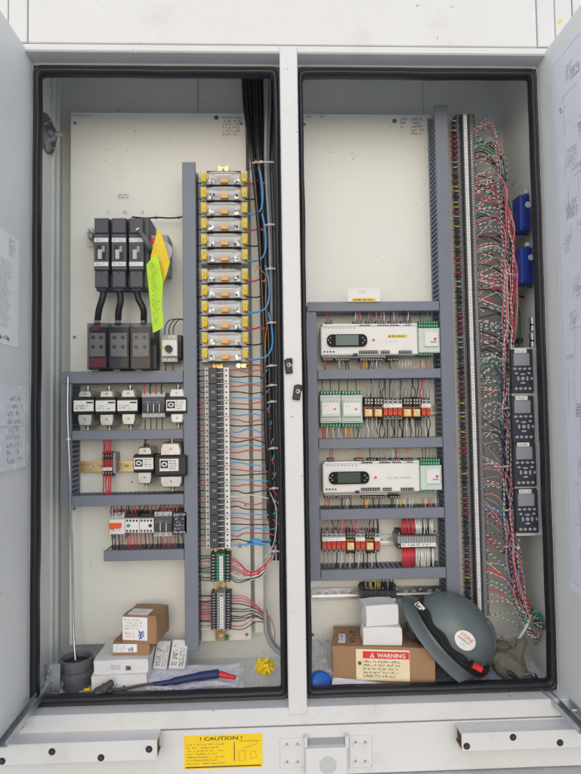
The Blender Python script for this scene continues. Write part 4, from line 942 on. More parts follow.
def controller(ox, oy, sy, label, lcdm, second):
    """ox, oy = top-left of the white body (photo px); measured on the 3.63x enlargement, origin at body corner"""
    k = 1/3.63; Y = .12
    t = thing('controller', label, 'controller', at(ox+48, oy+34, .2), 'white display controllers')
    def b(mb, x0, y0, x1, y1, yf, yb, m, ch=.0006): mb.B(ox+x0*k, oy+y0*k, ox+x1*k, oy+y1*k, yf, yb, m, ch)
    mb = MB(); b(mb, 0, 8, 352, 112, Y, .17, 'white', .003); b(mb, 4, -2, 350, 7.5, Y+.02, .17, 'white', .001); b(mb, 4, 112.5, 235, 123, Y+.02, .17, 'lightgrey', .001); b(mb, 2, -1, 348, 121, .17, .186, 'lightgrey', 0)
    for q in range(9): b(mb, 14+q*13, 13, 20+q*13, 17, Y-.0005, Y, 'ink_grey', 0)
    for q in range(4): b(mb, 10+q*11, 98, 16+q*11, 104, Y-.0005, Y, 'ink', 0)
    b(mb, 118, 106, 132, 116, Y-.004, Y+.01, 'black')
    obj('housing', mb, t)
    mb = MB(); ys = 0 if True else 0
    cx, cy = at(ox+95*k, oy+58*k, Y), 0
    x0, x1, z0, z1 = rect(ox+22*k, oy+37*k, ox+168*k, oy+82*k, Y-.006); pts = [(x, Y-.006, z) for x, z in rr(x0, x1, z0, z1, (z1-z0)*.42)]; mb.prism(pts, (0,.0065,0), 'display_black'); d = obj('display', mb, t)
    mb = MB(); b(mb, 54, 40, 136, 77, Y-.0066, Y-.006, lcdm, 0)
    obj('screen', mb, d)
    mb = MB()
    for (xx, yy) in ((34, 50), (34, 68), (152, 50), (152, 68), (28, 59), (159, 59)): mb.cyl(at(ox+xx*k, oy+yy*k, Y-.006), (0,-1,0), .0016, .0006, 'lightgrey', 8)
    obj('button', mb, d)
    mb = MB(); mb.cyl(at(ox+190*k, oy+57*k, Y), (0,-1,0), .0105, .0012, 'white', 24); c_ = at(ox+190*k, oy+57*k, Y-.0013); f = Fr(c_)
    mb.add([f(-.005,-.003,0), f(.005,-.002,0), f(.001,.004,0)], [(0,1,2)], 'label_red'); mb.flat(f, -.004, .004, -.0045, -.0032, 'label_red', 0); obj('badge', mb, t)
    mb = MB(); f = FP(ox+232*k, oy+62*k, Y)
    if second: mb.scrib(f, 0, 112*k*PX(Y), -.002, .0055, 1, 'ink_grey', .0006, seed=6, fill=.85)
    else:
        mb.flat(FP(ox+243*k, oy+50*k, Y), 0, 72*k*PX(Y), 0, 11*k*PX(Y), 'yellow', .0005); mb.scrib(FP(ox+245*k, oy+50*k, Y), 0, 68*k*PX(Y), 0, 11*k*PX(Y), 1, 'ink', .0008, seed=8, glyph=.0015); mb.scrib(f, 0, 60*k*PX(Y), -.003, .001, 1, 'ink_grey', .0006, seed=6, fill=.5)
    obj('label', mb, t)
    def conn(lst, y0, y1, yf, m='black', nm='connector'):
        for (xa, xb) in lst:
            mb = MB(); b(mb, xa, y0, xb, y1, yf, yf+.03, m, .0006); n = max(2, round((xb-xa)/9))
            for q in range(n): u = xa+(xb-xa)*(q+.5)/n; b(mb, u-2, (y0+y1)/2-2, u+2, (y0+y1)/2+2, yf-.0005, yf, 'lightgrey', 0)
            obj(nm, mb, t)
    conn(((18,42),(118,150),(164,193),(199,235),(246,280),(290,330)), -11, -2.5, Y+.018)
    conn(((143,180),(208,245),(254,285),(308,328)), 3, 12, Y+.006)
    conn(((139,208),(218,250),(284,330)), 96, 106, Y-.006)
    conn(((6,44),(51,105),(141,224),(241,280)), 123.5, 134, Y+.018)
    # green expansion module
    mb = MB(); b(mb, 354, 14, 432, 104, Y+.004, .186, 'palegreen', .002); b(mb, 376, 26, 428, 82, Y-.002, Y+.004, 'white', .002)
    e = obj('expansion_module', mb, t)
    mb = MB(); mb.cyl(at(ox+414*k, oy+54*k, Y-.002), (0,-1,0), .0035, .0008, 'label_red', 12); b(mb, 398, 62, 420, 68, Y-.0026, Y-.002, 'ink_grey', 0); obj('badge', mb, e)
    for (y0_, y1_, yf) in ((-11, 0, Y+.025), (1, 12, Y+.012), (105, 114, Y+.012)):
        for q in range(8):
            if y0_ == 105 and q > 5: continue
            mb = MB(); b(mb, 354+q*9, y0_, 361.5+q*9, y1_, yf, .18, 'green_conn', .0006); b(mb, 356+q*9, y0_+3, 359.5+q*9, y0_+7, yf-.0005, yf, 'lightgrey', 0); obj('connector', mb, e)
    # wires
    R = random.Random(ox)
    who = 'the lower controller' if second else 'the upper controller'
    dn = (374-oy) if not second else (511-oy)
    upy = (309-oy) if not second else (446-oy)
    for xx in (24, 36, 122, 132, 144, 170, 182, 204, 216, 228, 252, 264, 276, 298, 306, 314, 322):
        cc = R.choice(['w_red','w_grey','w_black','w_pink','w_grey','w_white'] ) if xx > 100 else 'w_red'
        wire([(ox+xx*k, oy-8*k, Y+.018), (ox+xx*k+R.uniform(-.8,.8), oy-8*k-4, Y+.01), (ox+xx*k+R.uniform(-1.5,1.5), oy+upy, Y+.025)], cc, 'above '+who, 'left', .0011)
    for xx in (362, 374, 388, 400, 412): wire([(ox+xx*k, oy-9*k, Y+.028), (ox+xx*k+R.uniform(-.8,.8), oy-6, Y+.015), (ox+xx*k+R.uniform(-1,1), oy+upy, Y+.025)], R.choice(['w_grey','w_green','w_black']), 'above '+who, 'left', .0009)
    for xx in (10, 18, 62, 70, 80, 90, 98, 146, 155, 164, 172, 182, 192, 204, 214, 246, 256, 270, 284, 296, 308, 318, 328, 360, 370, 382, 394, 408, 420):
        cc = 'w_red' if xx < 30 or xx in (146, 360, 382) else 'w_yellow' if xx in (155, 164, 284) else 'w_white' if xx in (296, 318, 328, 370) else 'w_orange' if xx == 394 else R.choice(['w_grey','w_black','w_grey','w_white'])
        wire([(ox+xx*k, oy+132*k, Y+.02), (ox+xx*k+R.uniform(-1,1), oy+132*k+5, Y+.01), (ox+xx*k+R.uniform(-2.5,2.5), oy+dn, Y+.03)], cc, 'below '+who, 'left', .0013)
    return t
controller(321, 324, 1, 'upper white controller with grey-green screen and yellow label strip', 'lcd', False)
controller(323, 461.5, 1, 'lower white controller with darker screen and small grey lettering', 'lcd_dark', True)

# green modules of relay row
for i, (a, c) in enumerate(((320.3, 341), (341.6, 362.5))):
    t = thing('relay_module', ('left pale green module of the pair under the upper controller', 'right pale green module of the pair, beside black relays')[i], 'module', at((a+c)/2, 427, .2), 'pale green modules')
    mb = MB(); mb.B(a, 395, c, 423, .135, .186, 'palegreen', .001); mb.B(a+1.2, 400, c-.6, 417, .125, .135, 'palegreen', .002)
    for yy in (396, 397.6, 419.5, 421.2): mb.B(a+1, yy, c-1, yy+.6, .134, .135, 'green' if yy > 421 else 'lightgrey', 0)
    for q in range(5): mb.B(a+2+q*3.6, 401, a+3.4+q*3.6, 402, .1242, .125, 'ink_grey', 0)
    obj('housing', mb, t)
    mb = MB(); mb.B(a+2, 403, c-2, 414, .1243, .125, 'white', 0); f = FP(a+14, 409, .1243); mb.add([f(-.004,-.002,.0005), f(.006,-.002,.0005), f(.002,.003,.0005)], [(0,1,2)], 'label_red'); mb.scrib(FP(a+4, 406, .1243), 0, .02, -.002, .002, 1, 'ink_grey', .0006); obj('label', mb, t)
    for (y0_, y1_) in ((390.5, 394.6), (423.5, 427)):
        for q in range(7):
            xx = a+.4+q*(c-a)/7; mb = MB(); mb.B(xx, y0_, xx+2.5, y1_, .145, .186, 'green_conn', .0005); mb.B(xx+.7, y0_+1, xx+1.8, y1_-1.2, .1443, .145, 'lightgrey', 0); obj('connector', mb, t)
R = random.Random(21)
for k in range(5): wire([(322+k*8.5, 391, .15), (322+k*8.5, 385, .14), (322+k*8.5+R.uniform(-1,1), 377, .15)], 'w_black', 'above the pale green modules', 'left', .001)
for k in range(14):
    xx = 321.5+k*3
    wire([(xx, 426, .15), (xx+R.uniform(-1,1.5), 431, .14), (xx+R.uniform(-1.5,2.5), 440, .15)], ['w_red','w_red','w_white','w_orange','w_white','w_grey','w_white','w_red','w_white','w_orange','w_yellow','w_grey','w_black','w_grey'][k], 'below the pale green modules', 'left', .0015)

def black_relay(a, c, y0, label, s=1):
    t = thing('plug_in_relay', label, 'relay', at((a+c)/2, y0+23, .2), 'black plug-in relays'); Y = .125
    mb = MB(); mb.B(a, y0, c, y0+23, .15, .186, 'black', .001); mb.B(a+.3, y0+1, c-.3, y0+8, .14, .15, 'dark', .001)
    for q in range(3):
        for yy in (y0+3, y0+6): mb.cyl(at(a+(c-a)*(q+.5)/3, yy, .14), (0,-1,0), .0016, .0006, 'steel', 6)
    obj('socket', mb, t)
    mb = MB(); mb.B(a+.8, y0+10, c-1, y0+19.5, Y, .15, 'orange', .001); obj('relay_body', mb, t)
    mb = MB(); mb.B(a+1.8, y0+12.8, c-2, y0+17.6, Y-.0006, Y, 'warn_cream', 0); mb.scrib(FP(a+2, y0+17, Y-.0006), 0, (c-a-4.5)*PX(Y), 0, .009, 2, 'green', .0006, glyph=.002); mb.B(a+1, y0+10.3, c-1.2, y0+12, Y-.0006, Y, 'black', 0); obj('label', mb, t)
def red_relays(a, c, n, y0, label):
    w = (c-a)/n; Y = .13
    t = thing('relay_group', label, 'relay', at((a+c)/2, y0+22, .2), 'slim red relays')
    for q in range(n):
        xa = a+q*w; xb = xa+w-.3; mb = MB(); mb.B(xa, y0, xb, y0+7, .15, .186, 'lightgrey', .0006); mb.B(xa, y0+18.5, xb, y0+22, .145, .186, 'grey', .0006); mb.B(xa, y0+7, xb, y0+18.5, .15, .186, 'grey', 0)
        for yy in (y0+2, y0+5): mb.B(xa+w*.25, yy-.8, xb-w*.2, yy+.8, .149, .15, 'ink', 0)
        mb.B(xa+w*.2, y0+19.5, xb-w*.2, y0+21, .144, .145, 'ink', 0)
        s = obj('relay_base', mb, t); mb = MB(); mb.B(xa+.2, y0+11, xb-.1, y0+18.3, Y, .15, 'relay_red', .001); mb.B(xa+w*.35, y0+12, xa+w*.55, y0+14.5, Y-.0006, Y, 'dark', 0); obj('relay_body', mb, s)
    mb = MB(); mb.B(a, y0+7, c-.3, y0+10.7, Y-.003, .15, 'white', .0005); mb.scrib(FP(a+.5, y0+10, Y-.003), 0, (c-a-1)*PX(Y), 0, .006, 1, 'ink_grey', .0006, fill=.4); obj('marker_strip', mb, t)
black_relay(364.3, 373.6, 397, 'upper relay row, first black relay beside pale green modules'); black_relay(374, 383.2, 397, 'upper relay row, second black relay, left of four red relays')
red_relays(383.6, 402.5, 4, 397, 'four slim red relays in the middle of the upper row')
black_relay(403.3, 412.5, 397, 'upper relay row, black relay just right of four red ones'); black_relay(412.9, 421.4, 397, 'upper relay row, last black relay before the red pair')
red_relays(421.8, 431, 2, 397, 'pair of slim red relays at right end of upper row')
red_relays(322.3, 346, 5, 530.5, 'five slim red relays at left of the lower row'); black_relay(346.5, 355.3, 530.5, 'lower relay row, black relay after the five red ones')
red_relays(355.7, 365.4, 2, 530.5, 'pair of slim red relays in the lower row'); black_relay(366, 374.6, 530.5, 'lower relay row, rightmost black relay')
red_relays(375, 380.5, 1, 530.5, 'single slim red relay at right end of lower row')
for k in range(30):
    xx = 365.5+k*2.2; R = random.Random(k)
    wire([(xx, 399, .145), (xx+R.uniform(-1.5,1.5), 391, .13), (xx+R.uniform(-2.5,2.5), 384, .128), (xx+R.uniform(-1,1), 376, .15)], 'w_red' if k in (25, 26) else R.choice(['w_black','w_grey','w_grey','w_black','w_grey']), 'above the upper relay row', 'left', .0013)
    if k % 3 != 2 or R.random() < .5: wire([(xx, 417.5, .15), (xx+R.uniform(-1,1), 424, .14), (xx+R.uniform(-2,2), 431, .135), (xx+R.uniform(-1,1), 440, .15)], 'w_white' if (xx < 380 or 403 < xx < 416) and k%2 else R.choice(['w_black','w_grey','w_black']), 'below the upper relay row', 'left', .0014)
for k in range(26):
    xx = 323.5+k*2.2; R = random.Random(k+50)
    wire([(xx, 533, .145), (xx+R.uniform(-1.5,1.5), 527, .13), (xx+R.uniform(-2,2), 517, .15)], R.choice(['w_black','w_grey','w_red','w_pink','w_black','w_grey']), 'above the lower relay row', 'left', .0013)
    if k % 2 == 0: wire([(xx, 552, .15), (xx+R.uniform(-1,1), 558, .14), (xx+R.uniform(-2,2), 569, .15)], 'w_white' if k in (8, 12, 16, 22) else R.choice(['w_black','w_grey','w_black']), 'below the lower relay row', 'left', .0014)
# terminal block lower right row
termblock(398, 436, 531, 549, 14, True, 'wide dark terminal block fed by red and white wires', 'dark', (401, 543, 436, 546.8), .13, 'grey')
for k in range(14):
    xx = 402+k*2.3; R = random.Random(k+80)
    for s in range(2):
        cc = 'w_red' if k < 6 else 'w_white'
        if k > 8 and s: cc = R.choice(['w_white', 'w_white', 'w_black'])
        wire([(xx+s*1.1, 534, .145), (xx+s*1.1+R.uniform(-1,1), 527, .128), (xx+s+R.uniform(-1.5,1.5), 517, .15)], cc if k < 9 else R.choice(['w_white','w_black','w_white']), 'above the wide dark terminal block', 'left', .0017)
        wire([(xx+s*1.1, 547.5, .145), (xx+s*1.1+R.uniform(-1,1), 556, .128), (xx+s+R.uniform(-1.5,1.5), 569, .15)], cc, 'below the wide dark terminal block', 'left', .0018)
termblock(361.5, 397, 586, 602, 14, True, 'dark terminal block on the lowest rail above white boxes', 'dark', (363, 598.5, 396, 601.8), .14, 'dark')
for k in range(12):
    xx = 364+k*2.6; R = random.Random(k+120)
    wire([(xx, 590, .155), (xx+R.uniform(-1,1.5), 585, .14), (xx+R.uniform(-1,1), 578, .15)], 'w_yellow' if k in (3,4,5) else R.choice(['w_black','w_grey','w_black']), 'above the lowest terminal block', 'left', .0014)

# ================================================================== TALL TERMINAL COLUMN
t = thing('terminal_column', 'very tall column of grey terminals with a white marker strip', 'terminal block', at(475, 620, .2))
def cx(y): return 464.8+(y-115)*.0300          # centre of the marker strip, photo px
n = 100; y0, y1 = 114.5, 616; pit = (y1-y0)/n; Y = .135
for k in range(n):
    ya = y0+pit*k; yb = ya+pit-.3; c = cx(ya); mb = MB(); gm = ('dark','dark','breaker')[k%3]; hp = pit/2
    mb.B(c-3.2, ya, c+3.6, yb, Y, .186, 'dark', .0004)
    for q in (0, 1):
        yq = ya+hp*q
        mb.B(c-9.4, yq, c-3.3, yq+hp-.55, Y+.018, .186, gm, .0003); mb.B(c+3.7, yq, c+9.6, yq+hp-.55, Y+.018, .186, gm, .0003)
        mb.B(c-9.6, yq+hp-.5, c-3.3, yq+hp-.05, Y+.0165, .186, 'grey', 0); mb.B(c+3.7, yq+hp-.5, c+9.8, yq+hp-.05, Y+.0165, .186, 'grey', 0)
        mb.B(c-5.9, yq+.4, c-4.4, yq+hp-1, Y+.017, Y+.018, 'steel', 0); mb.B(c+5, yq+.4, c+6.6, yq+hp-1, Y+.017, Y+.018, 'steel', 0)
    for xx in (-7.4, 7.4): mb.B(c+xx-.3, ya, c+xx+.3, yb, Y+.0155, Y+.019, 'grey', 0)
    obj('terminal', mb, t)
mb = MB(); R = random.Random(9)
for k in range(20):
    ya = y0+25*k; yb = ya+24.7; c = cx((ya+yb)/2); mb.B(c-1.4, ya, c+1.9, yb, Y-.0045, Y, 'white', 0)
    for q in range(8): mb.B(c-.5+R.uniform(-.2,.2), ya+1+q*3.1, c+.7, ya+2.0+q*3.1, Y-.0049, Y-.0046, 'ink_grey', 0)
obj('marker_strip', mb, t)
# stubs from the duct to the column
R = random.Random(31)
for k in range(100):
    y = y0+pit*(k+.4); c = cx(y)
    f = (y-115)/500
    if 4 <= k < 9: cc = 'w_red'
    elif k in (14, 18, 22, 57, 60, 63): cc = 'w_yellow'
    elif k in (26,): cc = 'w_orange'
    elif k > 20: cc = (['w_black','w_grey','w_black'] if (k//4) % 3 == 0 else ['w_red','w_red','w_pink'] if (k//4) % 3 == 1 else ['w_black','w_navy','w_yellow' if k > 70 else 'w_white'])[R.randint(0,2)]
    else: cc = R.choice(['w_grey','w_white','w_black','w_red'])
    ex = c-14.5
    tl = ((k//4)*37 % 5-2)*.7
    wire([(c-8, y, .152), (c-10.5, y+tl*.6+R.uniform(-.4,.6), .14), (ex-1, y+tl+R.uniform(-.6,.6), .158)], cc, 'left of the tall terminal column', 'top', .0016 if cc in ('w_red','w_yellow','w_orange') else .0012)
# tangle right of the column
def bx(y):                                     # centre line of the loom right of the column
    P = [(100, 497), (150, 500), (200, 504), (250, 508), (300, 510), (350, 509), (400, 507), (450, 508), (500, 509), (550, 511), (590, 516), (620, 527), (640, 534)]
    for (a, b), (c, d) in zip(P, P[1:]):
        if y <= c: return b+(d-b)*(max(y, a)-a)/(c-a)
    return P[-1][1]
R = random.Random(77)
clus = [[('w_black','w_white'),('w_grey',None),('w_pink','w_black'),('w_white','w_grey')], [('w_red','w_white'),('w_pink',None),('w_black','w_white'),('w_grey',None)], [('w_green','w_white'),('w_white','w_black'),('w_green',None),('w_black',None)], [('w_red',None),('w_red','w_white'),('w_pink','w_white')], [('w_navy','w_white'),('w_black','w_white'),('w_blue',None)]]
yk = 119; ci = 0; left = 0
for k in range(148):
    if left <= 0: ci = R.choice([0,0,1,1,2,3,4]) if k > 20 else R.choice([0,1,1,0]); left = R.randint(2, 6); droopc = R.uniform(-4, 12); offc = R.uniform(-5, 6); yk += R.uniform(2, 9)
    left -= 1; yk += R.uniform(1.2, 3.3)
    if yk > 616: yk = 119+R.uniform(0, 490)
    y = yk; c = cx(y)+9
    cols = R.choice(clus[ci]) if R.random() < .85 else R.choice(clus[R.randint(0,4)])
    if 345 < y < 440: cols = R.choice([('w_black','w_white'),('w_black',None),('w_red','w_white'),('w_white','w_black'),('w_green','w_white')])
    if y > 560: cols = R.choice([('w_red','w_white'),('w_pink','w_white'),('w_red',None),('w_green','w_white')])
    droop = droopc+R.uniform(-3, 3)
    if k <= 22: droop = R.uniform(-12, 2)
    if y > 430: droop = abs(droopc)+R.uniform(6, 18)
    off = offc+R.uniform(-2, 2); d = .155-R.random()*.07
    run = R.uniform(40, 170) if y < 520 else R.uniform(15, 60)
    ey = y+droop; arch = R.uniform(1, 10) if y < 440 else R.uniform(-6, 7); arch += R.choice([0,0,0,-9,7])
    pts = [(c-1.5, y, .155), (c+(bx(ey)-c)*.28, y+droop*.1-arch*.6, .145), (c+(bx(ey)-c)*.66, y+droop*.45-arch, .13), (bx(ey)+off*.8, ey+4+R.random()*6, d)]
    yy = ey+20
    while yy < ey+run and yy < 648: pts.append((bx(yy)+off+R.uniform(-2.4,2.4), yy, d+R.uniform(-.012,.012))); yy += R.uniform(14, 24)
    pts.append((bx(yy)+off*.8+R.uniform(-3,4)*(yy > 600), min(yy, R.uniform(628, 650)), d+.02))
    W_ = [at(*p) for p in pts]
    WIRES.append((even(crom(W_, 6), .0042) if cols[1] else crom(W_, 5), R.choice([.0015,.0017,.0019]), cols[0], cols[1], 'in the right-hand loom', 'top'))
# loom of long vertical wires
for k in range(58):
    off = R.gauss(0, 3.6); ys = R.uniform(140, 400); ye = min(R.uniform(622, 648), ys+R.uniform(120, 330)); d = R.uniform(.10, .185)
    cols = R.choice([('w_green',None),('w_navy','w_white'),('w_red','w_white'),('w_black',None),('w_green','w_white'),('w_grey',None),('w_navy',None),('w_black',None),('w_black','w_white'),('w_green',None)])
    pts = [(cx(ys)+8, ys-12+R.uniform(-4,4), .155), ((cx(ys)+bx(ys))/2+2, ys-11+R.uniform(-4,4), .14)]; y = ys+3
    while y < ye: pts.append((bx(y)+off+R.uniform(-2.4,2.4), y, d+R.uniform(-.012,.012))); y += 19
    WIRES.append((even(crom([at(*p) for p in pts], 5), .006) if cols[1] else crom([at(*p) for p in pts], 4), .0016, cols[0], cols[1], 'running down the right-hand loom', 'left'))
for k, y in enumerate((276, 362, 410, 468, 512, 548)):
    mb = MB(); a = bx(y); mb.tube(crom([at(a-8, y+1, .15), at(a-6, y-1, .1), at(a+2, y-2, .09), at(a+8, y, .1), at(a+9, y+1.5, .15)], 5), .002, 'tie', 6); mb.box(at(a+5,y,.09).x, at(a+8,y,.09).x, .086, .092, at(a,y+1,.09).z, at(a,y-2,.09).z, 'tie')
    obj('cable_tie', mb, None, ordn(k+1)+' pale cable tie from the top on the right-hand loom', 'cable tie', 'cable ties on the right loom')

# ================================================================== RIGHT WALL DEVICES
def bluedev(a, b, c, d, label, Y=.06):
    t = thing('pressure_transducer', label, 'transducer', at((a+c)/2, d, Y+.03), 'blue transducers on the right wall')
    mb = MB(); mb.B(a, b, c, d, Y, Y+.045, 'blue_dev', .003); mb.B(a+1.5, b+2.5, c-4, d-3, Y-.003, Y, 'blue_dev', .001); obj('housing', mb, t)
    mb = MB(); mb.cyl(at(c-3, b+(d-b)*.3, Y), (0,-1,0), .0075, .0045, 'lightgrey', 20); mb.scrib(FP(c-5.5, b+(d-b)*.3+1.5, Y-.001), 0, .012, 0, .008, 2, 'ink', .0006); obj('label', mb, t)
    mb = MB(); mb.cyl(at(c-4, d+.3, Y+.02), (0,0,-1), .006, .012, 'black', 12); obj('cable_gland', mb, t)
    mb = MB(); mb.cyl(at(a+6, b-.3, Y+.02), (0,0,1), .007, .009, 'lightgrey', 12); obj('port', mb, t)
bluedev(520.5, 194.5, 530.5, 230, 'upper blue box-shaped transducer on the right wall'); bluedev(521.5, 247, 533.5, 283, 'lower blue box-shaped transducer on the right wall')
for (pts, lb) in ((((512, 186, .2), (516, 178, .18), (522, 175, .16), (528, 180, .15), (527, 190, .15)), 'pale thin hose looping above the upper blue transducer'), (((513, 242, .2), (518, 240, .17), (524, 239, .15), (527, 246, .15)), 'pale thin hose above the lower blue transducer')):
    mb = MB(); mb.tube(crom([at(*p) for p in pts], 6), .0018, 'tie', 8); mb.tube(crom([at(p[0]+2, p[1]+4, p[2]) for p in pts], 6), .0012, 'tie', 6); obj('thin_hose', mb, None, lb, 'hose')
wire([(530, 288, .16), (526, 297, .15), (516, 295, .18)], 'w_black', 'below the lower blue transducer', 'top', .002)
for k, (y0_, y1_) in enumerate(((318, 331), (333.5, 347))):
    t = thing('metal_coupling', ('upper shiny metal coupling beside the right gasket', 'lower shiny metal coupling just above the keypads')[k], 'coupling', at(532, y1_, .1), 'metal couplings'); x = at(532.5, y0_, .11)
    zz = at(532, y1_, .11).z; hh = at(532, y0_, .11).z-zz; mb = MB(); mb.cyl((x.x, .11, zz), (0,0,1), .009, hh*.3, 'zinc', 6); mb.cyl((x.x, .11, zz+hh*.3), (0,0,1), .0065, hh*.35, 'steel', 16); mb.cyl((x.x, .11, zz+hh*.65), (0,0,1), .0095, hh*.35, 'zinc', 6); obj('body', mb, t)
    mb = MB(); mb.cyl((x.x, .11, zz+hh*.4), (0,0,1), .0078, hh*.12, 'black', 16); obj('ring', mb, t)
mb = MB(); mb.B(519, 338, 526, 342.5, .17, .2, 'dark'); obj('rubber_block', mb, None, 'small dark block between loom and metal couplings', 'block')

# keypads
KP = [(511.9, 349, 533, 392.5), (512.6, 396, 534.2, 441), (514.3, 442.5, 536, 486.5), (516.3, 489.3, 538, 533)]
Yk = .055
mb = MB(); mb.B(512, 347.7, 537.5, 441.5, Yk+.004, Yk+.006, 'panel', .0006); mb.box(at(530,390,Yk).x, at(531,390,Yk).x, Yk+.006, YB, at(530,430,Yk).z, at(530,360,Yk).z, 'panel', 0); obj('keypad_bracket', mb, None, 'pale metal plate behind the two upper keypads', 'bracket', 'keypad plates')
mb = MB(); mb.B(515, 441.9, 543.5, 535.5, Yk+.004, Yk+.006, 'panel', .0006); mb.box(at(533,480,Yk).x, at(534,480,Yk).x, Yk+.006, YB, at(530,525,Yk).z, at(530,455,Yk).z, 'panel', 0); obj('keypad_bracket', mb, None, 'pale metal plate behind the two lower keypads', 'bracket', 'keypad plates')
for i, (a, b, c, d) in enumerate(KP):
    t = thing('drive_keypad', ('topmost', 'second', 'third', 'lowest')[i]+' dark keypad with grey screen in the right-hand stack of four', 'keypad', at((a+c)/2, d, Yk), 'dark drive keypads'); Y = Yk-.008
    x0, x1, z0, z1 = rect(a, b, c, d, Y); w, h = x1-x0, z1-z0; mb = MB(); mb.prism([(x, Y, z) for x, z in rr(x0, x1, z0, z1, .003)], (0,.012,0), 'keypad'); mb.box(x0-.0015, x1+.0015, Yk, Yk+.0038, z0-.001, z1+.001, 'black', .0005); obj('housing', mb, t)
    fr = Fr((x0, Y, z0)); 
    mb = MB(); mb.slab(fr, w*.10, w*.84, h*.62, h*.90, 'lcd_grey', .0006); obj('screen', mb, t)
    mb = MB(); mb.slab(fr, w*.15, w*.72, h*.91, h*1.0, 'white', .0009); mb.scrib(fr, w*.2, w*.68, h*.925, h*.985, 1, 'ink', .0012, seed=i); obj('label', mb, t)
    def btn(u, v, r, ry=None, n=10):
        mb = MB(); ry = ry or r; pts = [fr(u*w+r*w*math.cos(2*PI*q/n), v*h+ry*w*math.sin(2*PI*q/n), .0018) for q in range(n)]; mb.prism(pts[::-1], (0,.0018,0), 'key'); obj('button', mb, t)
    for u in (.14, .37, .60, .83): btn(u, .545, .085, .06, 4) if False else btn(u, .545, .08, .055, 8)
    for u in (.17, .38, .60, .82): btn(u, .09, .075, .065, 8)
    btn(.5, .32, .085); btn(.5, .42, .12, .045); btn(.5, .22, .12, .045); btn(.28, .32, .05, .11); btn(.71, .32, .05, .11)
    btn(.2, .44, .075, .05); btn(.8, .44, .075, .05); btn(.92, .32, .05, .07)

# ================================================================== THINGS ON THE FLOOR
def fbox(pa, pb, ztop_, zbase, depth, m, name, label, cat, group=None, extra=None, parentless=True):
    """box whose lower front corners are seen at pa, pb on height zbase; ztop_ = box height in metres"""
    A, B_ = onz(*pa, zbase), onz(*pb, zbase); u = (B_-A); L = u.length; u.normalize(); v = Vector((-u.y, u.x, 0))
    if v.y < 0: v = -v
    M = Matrix((u, v, Vector((0,0,1)))).transposed().to_4x4(); M.translation = A
    t = thing(name, label, cat, M @ Vector((L/2, depth/2, 0)), group)
    R = random.Random(int(pa[0])); j = lambda s=.0015: R.uniform(-s, s)
    h = ztop_; mb = MB(); e = .0012
    # slightly irregular carton with lid seam
    mb.box(0, L, 0, depth, 0, h, m, 0, M)
    return t, M, L, h, mb
# brown warning box
def finish(t, mb, nm='carton'): return obj(nm, mb, t)
A = at(332.5, 677.5, .065); B_ = at(434.5, 687.5, .028)
zb = FZ+.012
def cart(A2, B2, depth, h, zbase, m, name, label, cat, group=None, roll=0):
    A = Vector((A2[0], A2[1], zbase)); B_ = Vector((B2[0], B2[1], zbase)); u = B_-A; L = u.length; u.normalize(); v = Vector((0,0,1)).cross(u)
    M = Matrix((u, v, Vector((0,0,1)))).transposed().to_4x4(); M.translation = A
    if roll: M = M @ Matrix.Rotation(roll, 4, 'Y')
    t = thing(name, label, cat, M @ Vector((L/2, depth/2, 0)), group); mb = MB()
    n = 5; R = random.Random(int(L*1e4))
    # body with slightly bowed panels
    def P(i, j, k): return M @ Vector((L*i+.0015*math.sin(j*7+k*3)*(i in (0,1)), depth*j, h*k+(.002*math.sin(i*3.1) if k == 1 else 0)))
    vs = []; fs = []
    def face(f):
        b = len(vs)
        for a in range(n+1):
            for c in range(n+1): vs.append(f(a/n, c/n))
        for a in range(n):
            for c in range(n): fs.append((b+a*(n+1)+c, b+(a+1)*(n+1)+c, b+(a+1)*(n+1)+c+1, b+a*(n+1)+c+1))
    bow = lambda a, c: .0022*math.sin(PI*a)*math.sin(PI*c)
    face(lambda a, c: P(a, 0, c)+v*(bow(a,c)*-1)); face(lambda a, c: P(1, a, c)+u*bow(a,c)); face(lambda a, c: P(1-a, 1, c)); face(lambda a, c: P(0, 1-a, c)-u*bow(a,c))
    face(lambda a, c: P(a, c, 1)+Vector((0,0,-bow(a,c)))); face(lambda a, c: P(c, a, 0))
    mb.add(vs, fs, m)
    # flap edge line on top
    mb.box(.002, L-.002, .0015, .003, h+.0003, h+.0012, m, 0, M)
    obj('carton', mb, t)
    return t, M, L, h, u, v
yA, yB = .062, .030
a1 = onz(332.5, 679, zb); b1 = onz(434.5, 688, zb)
def fl(px, py, z): p = onz(px, py, z); return (p.x, p.y)
def zz(px, py, Y): return at(px, py, Y).z
t, M, L, h, u, v = cart((at(332.5,670,.055).x, .055), (at(434.5,670,.022).x, .022), .13, zz(334,646,.055)-FZ-.012, FZ+.012, 'cardboard', 'cardboard_box', 'long brown cardboard box with red and cream warning label', 'box')
fr = Fr(M @ Vector((0,-.003,0)), u, (0,0,1)); mb = MB()
lw0, lw1 = L*.235, L*.76; mb.slab(fr, lw0, lw1, h*.17, h*.96, 'warn_cream', .0006); ww = lw1-lw0
mb.slab(fr, lw0+ww*.13, lw1-ww*.01, h*.73, h*.91, 'label_red', .0006, .0006); mb.text(fr, 'WARNING', lw0+ww*.40, h*.765, h*.105, 'white', .002, sx=1.0, bold=.02)
mb.add([fr(lw0+ww*.26, h*.76, .002), fr(lw0+ww*.35, h*.76, .002), fr(lw0+ww*.305, h*.89, .002)], [(0,1,2)], 'white'); mb.add([fr(lw0+ww*.29, h*.775, .0022), fr(lw0+ww*.32, h*.775, .0022), fr(lw0+ww*.305, h*.85, .0022)], [(0,1,2)], 'label_red')
